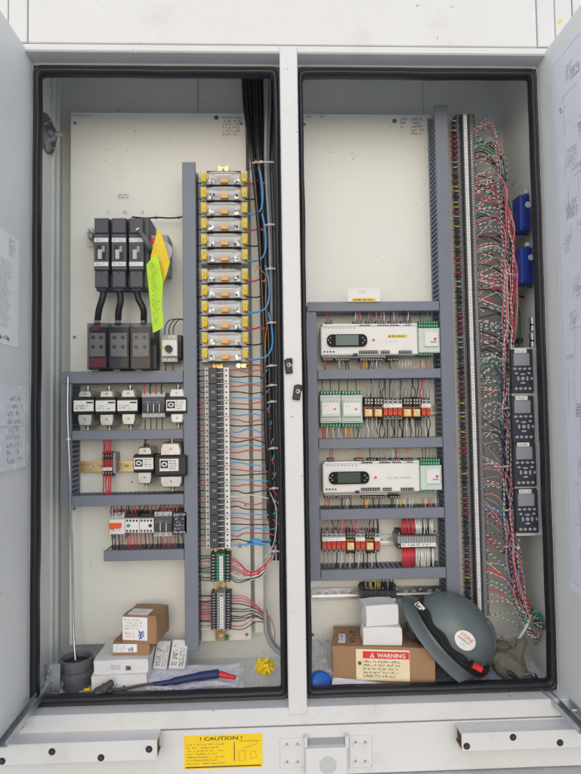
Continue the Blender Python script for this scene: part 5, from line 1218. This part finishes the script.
mb.scrib(fr, lw0+ww*.14, lw1-ww*.04, h*.24, h*.70, 5, 'ink', .0012, seed=5, th=.42, fill=.85); mb.cyl(fr(lw0+ww*.07, h*.6, .0006), -v, .0045, .0004, 'rust', 14)
obj('warning_label', mb, t)
mb = MB(); fr = Fr(M @ Vector((0,0,h)), u, v); mb.slab(fr, L*.06, L*.13, .02, .075, 'paper_blue', .0006, .001); mb.scrib(fr, L*.065, L*.125, .03, .07, 3, 'ink_blue', .0022); mb.scrib(fr, L*.17, L*.26, .02, .1, 4, 'ink', .0018, seed=4)
obj('print', mb, t)
zt_ = FZ+.012+h+.0025
t, M, L2, h2, u2, v2 = cart((at(362.5,640,.055).x, .050), (at(400.5,640,.055).x, .042), .075, .040, zt_, 'box_white', 'white_box', 'lower plain white box on top of the brown warning box', 'box', 'small white boxes on the brown box')
zt2 = zt_+h2+.002
t, M, L2, h2, u2, v2 = cart((at(365.5,620,.06).x, .052), (at(398,620,.06).x, .060), .06, .047, zt2, 'box_white', 'white_box', 'upper plain white box, topmost on the brown warning box', 'box', 'small white boxes on the brown box')

# left boxes
t, M, L, h, u, v = cart((at(91,690,.035).x, .035), (at(146,690,.035).x, .038), .13, zz(91,677,.035)-FZ, FZ, 'box_white', 'white_box', 'lowest flat white box at the left under the brown boxes', 'box', 'left stack of boxes')
def boxprint(t, M, L, h, u, a=.3, b=.6, qc=True, seed=1):
    fr = Fr(M @ Vector((0,-.0026,0)), u, (0,0,1)); mb = MB(); mb.scrib(fr, L*a, L*(a+.24), h*.35, h*.75, 2, 'ink_grey', .0008, seed=seed, fill=.9); mb.scrib(fr, L*b, L*(b+.12), h*.3, h*.6, 2, 'ink', .0008, seed=seed+3, fill=1, th=.9, glyph=.0015); obj('print', mb, t)
boxprint(t, M, L, h, u, .27, .55)
z_ = FZ+h+.001
t, M, L, h, u, v = cart((at(93.5,670,.045).x, .045), (at(147.5,670,.045).x, .048), .135, zz(93,661.5,.045)-z_, z_, 'box_white', 'white_box', 'upper flat white box directly under the brown boxes', 'box', 'left stack of boxes')
boxprint(t, M, L, h, u, .32, .6, seed=4)
z_ += h+.001
t, M, L, h, u, v = cart((at(112.5,655,.075).x, .075), (at(149.5,655,.075).x, .070), .09, zz(112,643,.075)-z_, z_, 'cardboard', 'cardboard_box', 'lower small brown box with white label, in left stack', 'box', 'left stack of boxes')
fr = Fr(M @ Vector((0,-.0026,0)), u, (0,0,1)); mb = MB(); mb.slab(fr, L*.03, L*.68, h*.28, h*.95, 'paper', .0005); mb.scrib(fr, L*.08, L*.42, h*.36, h*.85, 3, 'ink_grey', .001, seed=3); mb.scrib(fr, L*.45, L*.62, h*.38, h*.7, 2, 'ink_blue', .001, th=.95, fill=1, glyph=.002); obj('label', mb, t)
z_ += h+.001
t, M, L, h, u, v = cart((at(122,640,.07).x, .075), (at(156,640,.06).x, .060), .085, zz(124,616,.07)-z_, z_, 'cardboard', 'cardboard_box', 'topmost small brown box with large white label, in left stack', 'box', 'left stack of boxes')
fr = Fr(M @ Vector((0,-.0026,0)), u, (0,0,1)); mb = MB(); mb.slab(fr, L*.02, L*.76, h*.12, h*.97, 'paper', .0005); mb.scrib(fr, L*.08, L*.7, h*.5, h*.92, 4, 'ink_grey', .001, seed=3); mb.scrib(fr, L*.08, L*.45, h*.2, h*.42, 2, 'ink_orange', .001, seed=8); mb.scrib(fr, L*.5, L*.7, h*.2, h*.45, 2, 'ink_blue', .001, th=.95, fill=1, glyph=.002); obj('label', mb, t)
fr = Fr(M @ Vector((0,0,h)), u, v); mb = MB(); mb.slab(fr, L*.12, L*.72, .004, .045, 'paper', .0005, .0014); mb.scrib(fr, L*.16, L*.7, .01, .04, 4, 'ink_grey', .0026); obj('top_label', mb, t)
# leaning white boxes
def leanbox(ba, bb, tp, Yb, label, seed):
    # lower-left px, lower-right px, upper-left px at depth Yb ; leans back
    A = at(*ba, Yb); B_ = at(*bb, Yb); C = at(*tp, Yb+.045); u = (B_-A).normalized(); L = (B_-A).length; w = (C-A); w = (w-u*w.dot(u)); hh = w.length; w.normalize(); n = u.cross(w)
    M = Matrix((u, -n, w)).transposed().to_4x4(); M.translation = A
    t = thing('white_box', label, 'box', A, 'narrow white boxes leaning on the panel'); mb = MB(); mb.box(0, L, 0, .045, 0, hh, 'box_white', .0015, M); obj('carton', mb, t)
    fr = Fr(A+n*.0003, w, -u); mb = MB(); mb.scrib(fr, hh*.06, hh*.9, -L*.92, -L*.55, 2, 'ink', .0006, seed=seed, fill=.85, th=.5, glyph=.004); mb.scrib(fr, hh*.1, hh*.85, -L*.48, -L*.1, 2, 'ink', .0006, seed=seed+9, fill=.6, th=.6, glyph=.005); obj('print', mb, t)
leanbox((152.5, 668, ), (166.5, 668.5), (156.5, 640), .10, 'left narrow white box with vertical print leaning behind the stack', 1)
leanbox((168.5, 668), (184.5, 668.5), (170.5, 639), .09, 'right narrow white box with dark print beside the vertical duct', 5)

def crumple(quad, n, amp, m, z0, seed, name, label, cat, thick=0, zf=None, kind=None):
    """quad: four px corners on the floor-ish plane given as world points (a,b,c,d)"""
    R = random.Random(seed); a, b, c, d = quad; vs = []; ph = [R.uniform(0, 6) for _ in range(6)]
    for i in range(n+1):
        for j in range(n+1):
            s, t_ = i/n, j/n; p = a.lerp(b, s).lerp(d.lerp(c, s), t_)
            e = math.sin(PI*min(1, max(0, s)))*math.sin(PI*t_)
            z = amp*(.5+.5*math.sin(s*9+ph[0]+3*t_))*(.4+.6*e)+R.uniform(0, amp*.35)
            jit = Vector((R.uniform(-1,1), R.uniform(-1,1), 0))*amp*.25
            vs.append(p+jit+Vector((0,0,z)))
    mb = MB(); mb.add(vs, [(i*(n+1)+j, (i+1)*(n+1)+j, (i+1)*(n+1)+j+1, i*(n+1)+j+1) for i in range(n) for j in range(n)], m, False)
    o = obj(name, mb, None, label, cat)
    return o
def V3(px, py, z=None, Y=None): return at(px, py, Y) if Y is not None else onz(px, py, z)
# white sheet under the tool
crumple((at(147, 690, .03), at(238, 686, .03), at(240, 664, .14), at(152, 668, .12)), 10, .006, 'paper_blue', 0, 1, 'paper_sheet', 'crumpled white sheet lying beneath the navy-handled tool', 'paper')
crumple((at(146, 697, .008), at(245, 693, .008), at(243, 684, .035), at(146, 688, .035)), 30, .014, 'plastic_bag', 0, 2, 'plastic_bag', 'crumpled clear plastic bag round the navy-handled tool', 'bag')
crumple((at(146, 688, .05), at(243, 684, .06), at(243, 668, .10), at(146, 672, .10)), 26, .012, 'plastic_bag', 0, 22, 'plastic_bag', 'crumpled clear plastic on the white sheet behind the navy-handled tool', 'bag')
crumple((at(236, 692, .02), at(281, 690, .02), at(279, 660, .15), at(240, 664, .14)), 24, .014, 'plastic_bag', 0, 3, 'plastic_bag', 'clear plastic bag holding the yellow wire connectors', 'bag')
crumple((at(38, 694, .03), at(62, 696, .03), at(64, 676, .1), at(48, 668, .14)), 20, .012, 'plastic_bag', 0, 6, 'plastic_bag', 'small clear plastic bag in the far left floor corner', 'bag')
# tool
t = thing('hand_tool', 'long hand tool with black head, navy sleeve and red tip', 'tool', at(165, 690, .04))
mb = MB(); P = [at(96, 696.5, .012), at(99, 692.5, .012), at(104, 689, .012), at(109, 684.5, .012), at(112.5, 682, .012)]; mb.tube(crom(P, 5), [.012]+[.0135]*6+[.0115]*6+[.008]*7+[.006], 'tool_black', 10); mb.tube([at(105, 693, .012), at(112, 690, .012)], .006, 'tool_black', 8); obj('head', mb, t)
mb = MB(); mb.tube(crom([at(106, 690, .016), at(122, 689, .02), at(138, 686, .03), at(156, 683, .035)], 5), .0035, 'tool_black', 8); obj('shaft', mb, t)
mb = MB(); mb.tube(crom([at(150, 685, .035), at(170, 682, .035), at(195, 677, .04), at(219, 673.5, .045)], 6), [.004]+[.006]*6+[.0085]*6+[.0098]*6, 'navy_cloth', 12); obj('sleeve', mb, t)
mb = MB(); mb.tube(crom([at(219, 673.8, .043), at(226, 675.5, .04), at(236, 677.5, .04)], 6), [.0075]*3+[.007]*5+[.0055]*4+[.004], 'red', 10); obj('tip', mb, t)
# yellow wire connectors
R = random.Random(6)
for k in range(44):
    an = R.uniform(0, 2*PI); rd = 8.6*math.sqrt(R.random()); a = at(264+rd*math.cos(an), 666+rd*.88*math.sin(an), .062-.022*(1-rd/9)+R.uniform(0,.02)); d = Vector((R.uniform(-1,1), R.uniform(-1.2,.2), R.uniform(-1,1))).normalized()
    mb = MB(); mb.cyl(a, d, .0048, .009, 'yellow', 8, r2=.0028); mb.cyl(a-d*.002, d, .0052, .003, 'yellow', 8)
    obj('wire_connector', mb, None, 'small yellow wire connector in the clump beside the centre post', 'wire connector', 'clump of yellow wire connectors')
mb = MB(); mb.tube([at(84, 690, .03), at(90, 689.5, .03)], .004, 'yellow', 8); obj('wire_connector', mb, None, 'single yellow wire connector on floor in front of white boxes', 'wire connector')
# small scraps
mb = MB(); mb.box(at(57,690,.04).x, at(66,690,.04).x, .035, .037, FZ+.002, FZ+.026, 'zinc'); obj('metal_scrap', mb, None, 'small flat metal piece lying left of the white boxes', 'scrap')

# right floor
mb = MB(); c0 = at(320, 683, .05); M = Matrix.Translation(c0) @ Matrix.Rotation(math.radians(65), 4, 'X') @ Matrix.Rotation(.25, 4, 'Y')
mb.lathe([(0, .012), (.02, .012), (.0262, .009), (.028, 0), (.028, -.014), (.026, -.014), (.025, .0)], M, 'blue_cap', 28); obj('blue_cap', mb, None, 'round blue plastic cap at the left foot of right compartment', 'cap')
crumple((at(313, 676, .06), at(336, 676, .06), at(334, 642, .16), at(314, 640, .16)), 22, .014, 'plastic_bag', 0, 9, 'plastic_bag', 'clear plastic bag left of the brown warning box', 'bag')
crumple((at(330, 693, .012), at(436, 690, .012), at(434, 680, .05), at(334, 676, .06)), 14, .003, 'paper_blue', 0, 10, 'paper_sheet', 'pale bluish sheet under the brown warning box', 'paper')
crumple((at(434, 690, .015), at(505, 688, .015), at(495, 660, .14), at(437, 662, .14)), 24, .012, 'bag_purple', 0, 11, 'plastic_bag', 'purplish plastic sheet under the grey hard hat', 'bag')
crumple((at(500, 688, .02), at(543, 684, .02), at(528, 650, .17), at(498, 655, .17)), 24, .010, 'plastic_bag', 0, 12, 'plastic_bag', 'clear plastic under the olive glove', 'bag')

# hard hat
Yh = .092
c0 = at(434.5, 648.5, Yh)
lx = (at(477.5, 685.5, Yh)-at(397.5, 605.5, Yh)); Lh = lx.length/2; ux = lx.normalized()      # brim's long axis
up = Vector((ux.z, 0, -ux.x)); up = -up if up.z < 0 else up                                    # upper right, in the picture plane
tilt = math.radians(19); ax = (up*math.cos(tilt)+Vector((0,-1,0))*math.sin(tilt)).normalized(); uy = ax.cross(ux).normalized(); c0 = c0+up*.030
M = Matrix((ux, uy, ax)).transposed().to_4x4(); M.translation = c0
t = thing('hard_hat', 'grey full brim hard hat lying on its side, round sticker on the dome', 'hard hat', c0-Vector((0,0,.1)))
dome = []; Rb = Lh*.79
HS = .104
for k in range(15):
    a = PI/2*k/14; dome.append((Rb*math.cos(a)**.8, .014+HS*math.sin(a)))
prof = [(Lh, -.006), (Lh*.985, -.003), (Lh*.93, .003), (Lh*.86, .008), (Rb*1.02, .012)]+dome[0:]
mb = MB(); mb.lathe(prof, M, 'hat', 56, 1, .76)
mb.lathe([(Lh, -.006), (Lh*.98, -.008), (Lh*.86, .004), (Rb*.98, .008)]+[(r*.97, hh-.004) for r, hh in dome], M, 'hat_in', 56, 1, .76)
# crown ridges
def dpt(phi, s, off=0):                        # point on the dome: phi around, s 0..1 from rim to top
    a = PI/2*s; r = Rb*math.cos(a)**.8; p = Vector((r*math.cos(phi), r*math.sin(phi)*.76, .014+HS*math.sin(a)))
    n = Vector((math.cos(phi)*math.cos(a), math.sin(phi)*math.cos(a)/.76, math.sin(a)*.8)).normalized(); return M @ (p+n*off)
obj('shell', mb, t)
mb = MB()
for dph in (-.22, 0, .22): mb.tube([dpt(dph if s < .5 else dph, s*.9, .0005) for s in [q/20 for q in range(3, 21)]], .0045 if dph == 0 else .003, 'hat', 8)
obj('crown_ridge', mb, t)
# strap band round the base of the dome, front half
vs = []; n = 40
def rim(phi, hh, off): return M @ Vector(((Rb+off)*math.cos(phi), (Rb+off)*math.sin(phi)*.76, hh))
s1 = -1 if (M @ Vector((0,-1,0)) - c0).y < 0 else 1
for i in range(n+1):
    phi = s1*PI*(i/n)*1.0; ww = .011+.002*math.sin(i*.8)
    vs += [rim(phi, .020, .003), rim(phi, .020, .006), rim(phi, .020+ww*1.9, .0035+.002), rim(phi, .020+ww*1.9, .0005)]
mb = MB(); mb.add(vs, [(i*4+a, i*4+(a+1)%4, (i+1)*4+(a+1)%4, (i+1)*4+a) for i in range(n) for a in range(4)], 'webbing', True)
mb.tube([rim(s1*PI*(.1+.8*i/30), .031+.003*math.sin(i*1.3), .0075) for i in range(31)], .0045, 'webbing', 8)
st = obj('goggle_strap', mb, t)
mb = MB(); p = rim(s1*PI*.86, .034, .011); f = Fr(p, -ux*-1, ax); mb.slab(f, -.02, .004, -.006, .007, 'white', .0015, -.002); mb.scrib(f, -.018, .002, -.004, .005, 1, 'ink', .0003, th=.8, glyph=.004, fill=1); obj('strap_tag', mb, st)
# sticker
sc = None; best = 1e9; tgt = at(466, 640.5, .03)
def proj(p):
    q = CR.transposed() @ (p-CC); return (290.5+FPX*q.x/-q.z, 387-FPX*q.y/-q.z)
for a_ in range(60):
    for b_ in range(60):
        ph = s1*PI*a_/60; s_ = b_/60; p = dpt(ph, s_); q = proj(p); dd = (q[0]-466)**2+(q[1]-640.5)**2
        if dd < best: best = dd; sc = (ph, s_)
p0 = dpt(*sc, .0); pa = dpt(sc[0]+.02, sc[1]); pb = dpt(sc[0], sc[1]+.02); nn = (pa-p0).cross(pb-p0).normalized(); nn = -nn if nn.y > 0 else nn
rt = (CR @ Vector((.80,-.60,0))).normalized(); rt = (rt-nn*rt.dot(nn)).normalized(); vv = nn.cross(rt)
def ons(a, b, off):                            # put a sticker point onto the dome by dropping along -nn
    p = p0+rt*a+vv*b; loc = M.inverted() @ p
    r_ = math.hypot(loc.x, loc.y/.76); 
    dirl = M.inverted().to_3x3() @ (-nn); best_ = 1e9; q = loc
    o = loc-dirl*.03
    for k in range(121):
        x = o+dirl*(k*.0005); rr_ = math.hypot(x.x, x.y/.76); hh = x.z-.014
        if hh < 0: continue
        sa = min(1, hh/HS); ca = math.sqrt(max(0, 1-sa*sa)); f_ = rr_-Rb*ca**.8
        if f_ < 0: q = x; break
    return M @ (q-dirl*off)
mb = MB(); rings = []; n = 28
rad = [(0,0)]; 
for k in range(1, 6): rings.append([ons(.0265*k/5*math.cos(2*PI*i/n), .0205*k/5*math.sin(2*PI*i/n), .0012) for i in range(n)])
vs = [ons(0,0,.0012)]+[q for r_ in rings for q in r_]
mb.add(vs, [(0, 1+i, 1+(i+1)%n) for i in range(n)]+[(1+k*n+i, 1+(k+1)*n+i, 1+(k+1)*n+(i+1)%n, 1+k*n+(i+1)%n) for k in range(4) for i in range(n)], 'white')
class F3:
    pass
frs = lambda a, b, w=0: ons(a, b, .0012+w)
mb.text(frs, 'SYDNE', -.019, .004, .0085, 'ink_orange', .0012, sx=.95); mb.text(frs, 'ANODE LIFT', -.0205, -.0035, .0042, 'ink', .0012, sx=1.0); mb.scrib(frs, -.012, .012, -.013, -.008, 1, 'ink_grey', .0012)
obj('sticker', mb, t)
# buckle, ratchet
mb = MB(); f = Fr(at(477.5, 667.5, .0), ux); mb.tube(crom([at(471, 664, .01), at(478, 668, .0), at(484, 672, .012), at(487, 668, .03), at(484, 662, .04)], 5), .007, 'black', 8); 
obj('chin_buckle', mb, t)
mb = MB(); Mb = Matrix.Translation(at(477.5, 667.5, -.006)) @ Matrix.Rotation(math.radians(28), 4, 'Y'); mb.box(-.013, .013, -.004, .006, -.007, .007, 'red', .003, Mb); mb.box(-.003, .008, -.0048, -.004, -.003, .002, 'label_red', 0, Mb); mb.box(-.017, -.0132, -.004, .006, -.009, .009, 'webbing', .001, Mb); obj('buckle_clip', mb, t)
mb = MB()
for k in range(9):
    a = at(410+k*2.2, 622+k*2.6, .07); mb.tube(crom([a, a+Vector((.004,-.012,-.008)), a+Vector((.010,-.004,-.016)), a+Vector((.012,.01,-.02))], 4), .003, 'black', 6)
mb.tube(crom([at(408, 622, .06), at(413, 632, .05), at(424, 643, .05), at(438, 655, .055)], 6), .009, 'black', 8)
mb.cyl(at(413, 632, .06), (-.6,-.5,-.4), .013, .014, 'dark', 14)
obj('suspension', mb, t)

# glove
t = None
mb = MB(); R = random.Random(8)
def blob(mb, pts, rad, m, n=12, fl=.6):
    P = crom(pts, 6); k = len(P); rs = []
    for i in range(k):
        u_ = i/(k-1)*(len(rad)-1); a = int(min(u_, len(rad)-2)); rs.append(rad[a]+(rad[a+1]-rad[a])*(u_-a)+R.uniform(-.0006,.0006))
    mb.tube(P, rs, m, n)
blob(mb, [at(492, 655, .085), at(499, 659, .08), at(507, 666, .07), at(515, 676, .055), at(521, 684, .048), at(525, 687, .045)], [.016, .027, .032, .032, .026, .014], 'glove', 16)
blob(mb, [at(501, 653, .10), at(509, 657, .09), at(515, 666, .075), at(520, 676, .06)], [.016, .025, .028, .02], 'glove', 16)
for (a_, b_, l_) in (((500, 662), (488.5, 656), .085), ((501, 657), (490, 650), .095), ((503, 653), (494, 646), .105), ((507, 651), (501, 644.5), .11)):
    blob(mb, [at(a_[0], a_[1], l_-.005), at((a_[0]+b_[0])/2, (a_[1]+b_[1])/2-1, l_), at(*b_, l_+.004)], [.017, .0155, .0125], 'glove', 12)
    mb.sph(at(*b_, l_+.004), .0125, 'glove', 6)
blob(mb, [at(512, 660, .085), at(517, 653, .085), at(520.5, 645, .09), at(523, 640, .095)], [.018, .0145, .0125, .010], 'glove', 12); mb.sph(at(523, 640, .095), .010, 'glove', 6)
go = obj('work_glove', mb, None, 'olive green work glove lying right of the hard hat', 'glove')
rm = go.modifiers.new('Remesh', 'REMESH'); rm.mode = 'VOXEL'; rm.voxel_size = .0022; rm.use_smooth_shade = True
sm = go.modifiers.new('Smooth', 'SMOOTH'); sm.factor = .6; sm.iterations = 9
tx = bpy.data.textures.new('creases', 'CLOUDS'); tx.noise_scale = .018; dm = go.modifiers.new('Creases', 'DISPLACE'); dm.texture = tx; dm.strength = .006; dm.mid_level = .5; dm.texture_coords = 'LOCAL'
t = thing('mirror_tool', 'small black oval-headed tool lying on the olive glove', 'tool', at(512, 676, .02))
mb = MB(); Mm = Matrix.Rotation(math.radians(35), 4, 'Y').to_3x3(); mb.sph(at(511.5, 674, .015), .0135, 'black', 10, (1, .4, .45), Mm); obj('head', mb, t)
mb = MB(); mb.tube([at(514, 675, .018), at(523, 683, .02)], .003, 'black', 8); obj('handle', mb, t)
# loose coil of wires in bag at bottom right, chain
R = random.Random(14)
for k in range(12):
    c_ = at(537+R.uniform(-4,4), 625+R.uniform(-5,5), .10+R.uniform(-.02,.02)); pts = []; r0 = R.uniform(.014, .028); ph = R.random()*6; tl = R.uniform(-.5,.5)
    for q in range(22):
        a = ph+q*.42; pts.append(c_+Vector((r0*math.cos(a), .012*math.sin(a*1.3+k), r0*.9*math.sin(a)+tl*.01*math.cos(a)))+Vector((R.uniform(-1,1), R.uniform(-1,1), R.uniform(-1,1)))*.0015)
    pts = [p for p in pts if p.x < WXR-.004]
    col, c2 = R.choice([('w_green','w_white'),('w_white',None),('w_green',None),('w_red','w_white'),('w_white',None)])
    WIRES.append((crom(pts, 3), .0014, col, c2, 'coiled at foot of right wall', 'left'))
mb = MB(); mb.tube(crom([at(518, 640, .1), at(523, 632, .09), at(527, 625, .085), at(531, 615, .09)], 6), .0038, 'palegreen', 8); obj('cable_tie', mb, None, 'long pale green tie across the coiled wires at bottom right', 'cable tie')
for k in range(9):
    P = []; c_ = at(489+k*3.3, 640+R.uniform(-4,4)-k*.3, .13)
    for q in range(13): a = q*.52; P.append(c_+Vector((.010*math.cos(a), .004*math.sin(a*2), .007*math.sin(a+k))))
    WIRES.append((crom(P, 3), .0013, 'w_grey', None, 'curled loosely on floor behind the glove', 'left'))

# ================================================================== WIRES -> objects
def wlen(P): return sum((b-a).length for a, b in zip(P, P[1:]))
order = sorted(range(len(WIRES)), key=lambda i: -wlen(WIRES[i][0])*WIRES[i][1])
keep = set(order[:292]); seqs = {}
for i in sorted(keep):
    P, r, c1, c2, place, frm = WIRES[i]; seqs.setdefault((c1, c2, place, frm), []).append(i)
def cname(c1, c2): return CN[c1]+('-'+CN[c2] if c2 else '')
for (c1, c2, place, frm), L in seqs.items():
    L.sort(key=lambda i: (-WIRES[i][0][0].z if frm == 'top' else WIRES[i][0][0].x))
    for n_, i in enumerate(L):
        P, r, *_ = WIRES[i]; mb = MB(); mb.tube(P, r, c1, 6, c2)
        lab = (cname(c1, c2)+' wire '+place) if len(L) == 1 else f"{ordn(n_+1)} {cname(c1,c2)} wire from the {frm} {place}"
        obj('wire', mb, None, lab, 'wire', 'wires '+place)
mb = MB()
for i in range(len(WIRES)):
    if i not in keep: P, r, c1, c2, *_ = WIRES[i]; mb.tube(P, r, c1, 5, c2)
if mb.v: obj('short_wires', mb, None, 'mass of short thin wires between ducts and components', 'wires', None, 'stuff')
for o in bpy.data.objects:
    if 'label' in o and len(str(o['label']).split()) > 15: print('LONG', o['label'])
print('WIRES', len(WIRES))

# ================================================================== GROUND, LIGHT
mb = MB(); mb.add([(-60,-60,0),(60,-60,0),(60,60,0),(-60,60,0)], [(0,1,2,3)], 'concrete'); obj('ground', mb, None, 'light grey concrete ground', None, None, 'structure')

w = bpy.data.worlds.new('World'); S.world = w; w.use_nodes = True; nt = w.node_tree
bg = nt.nodes['Background']; sky = nt.nodes.new('ShaderNodeTexSky'); sky.sky_type = 'NISHITA'; sky.sun_disc = False
EL, AZ = math.radians(25), math.radians(184)    # azimuth measured clockwise from +Y : behind the camera
sky.sun_elevation = EL; sky.sun_rotation = AZ; sky.dust_density = 1; sky.air_density = 1.2; sky.ozone_density = .6
nt.links.new(sky.outputs[0], bg.inputs[0]); bg.inputs[1].default_value = .15
sd = bpy.data.lights.new('sun', 'SUN'); sd.energy = 1.5; sd.angle = math.radians(178); sd.color = (1, .985, .96)
so = bpy.data.objects.new('sun', sd); COL.objects.link(so)
D = Vector((math.sin(AZ)*math.cos(EL), math.cos(AZ)*math.cos(EL), math.sin(EL)))
so.rotation_euler = (-D).to_track_quat('-Z', 'Y').to_euler(); so.location = D*10
S.view_settings.view_transform = 'Standard'; S.view_settings.look = 'None'; S.view_settings.exposure = 0.10; S.view_settings.gamma = 1
S.cycles.max_bounces = 8; S.cycles.transparent_max_bounces = 16
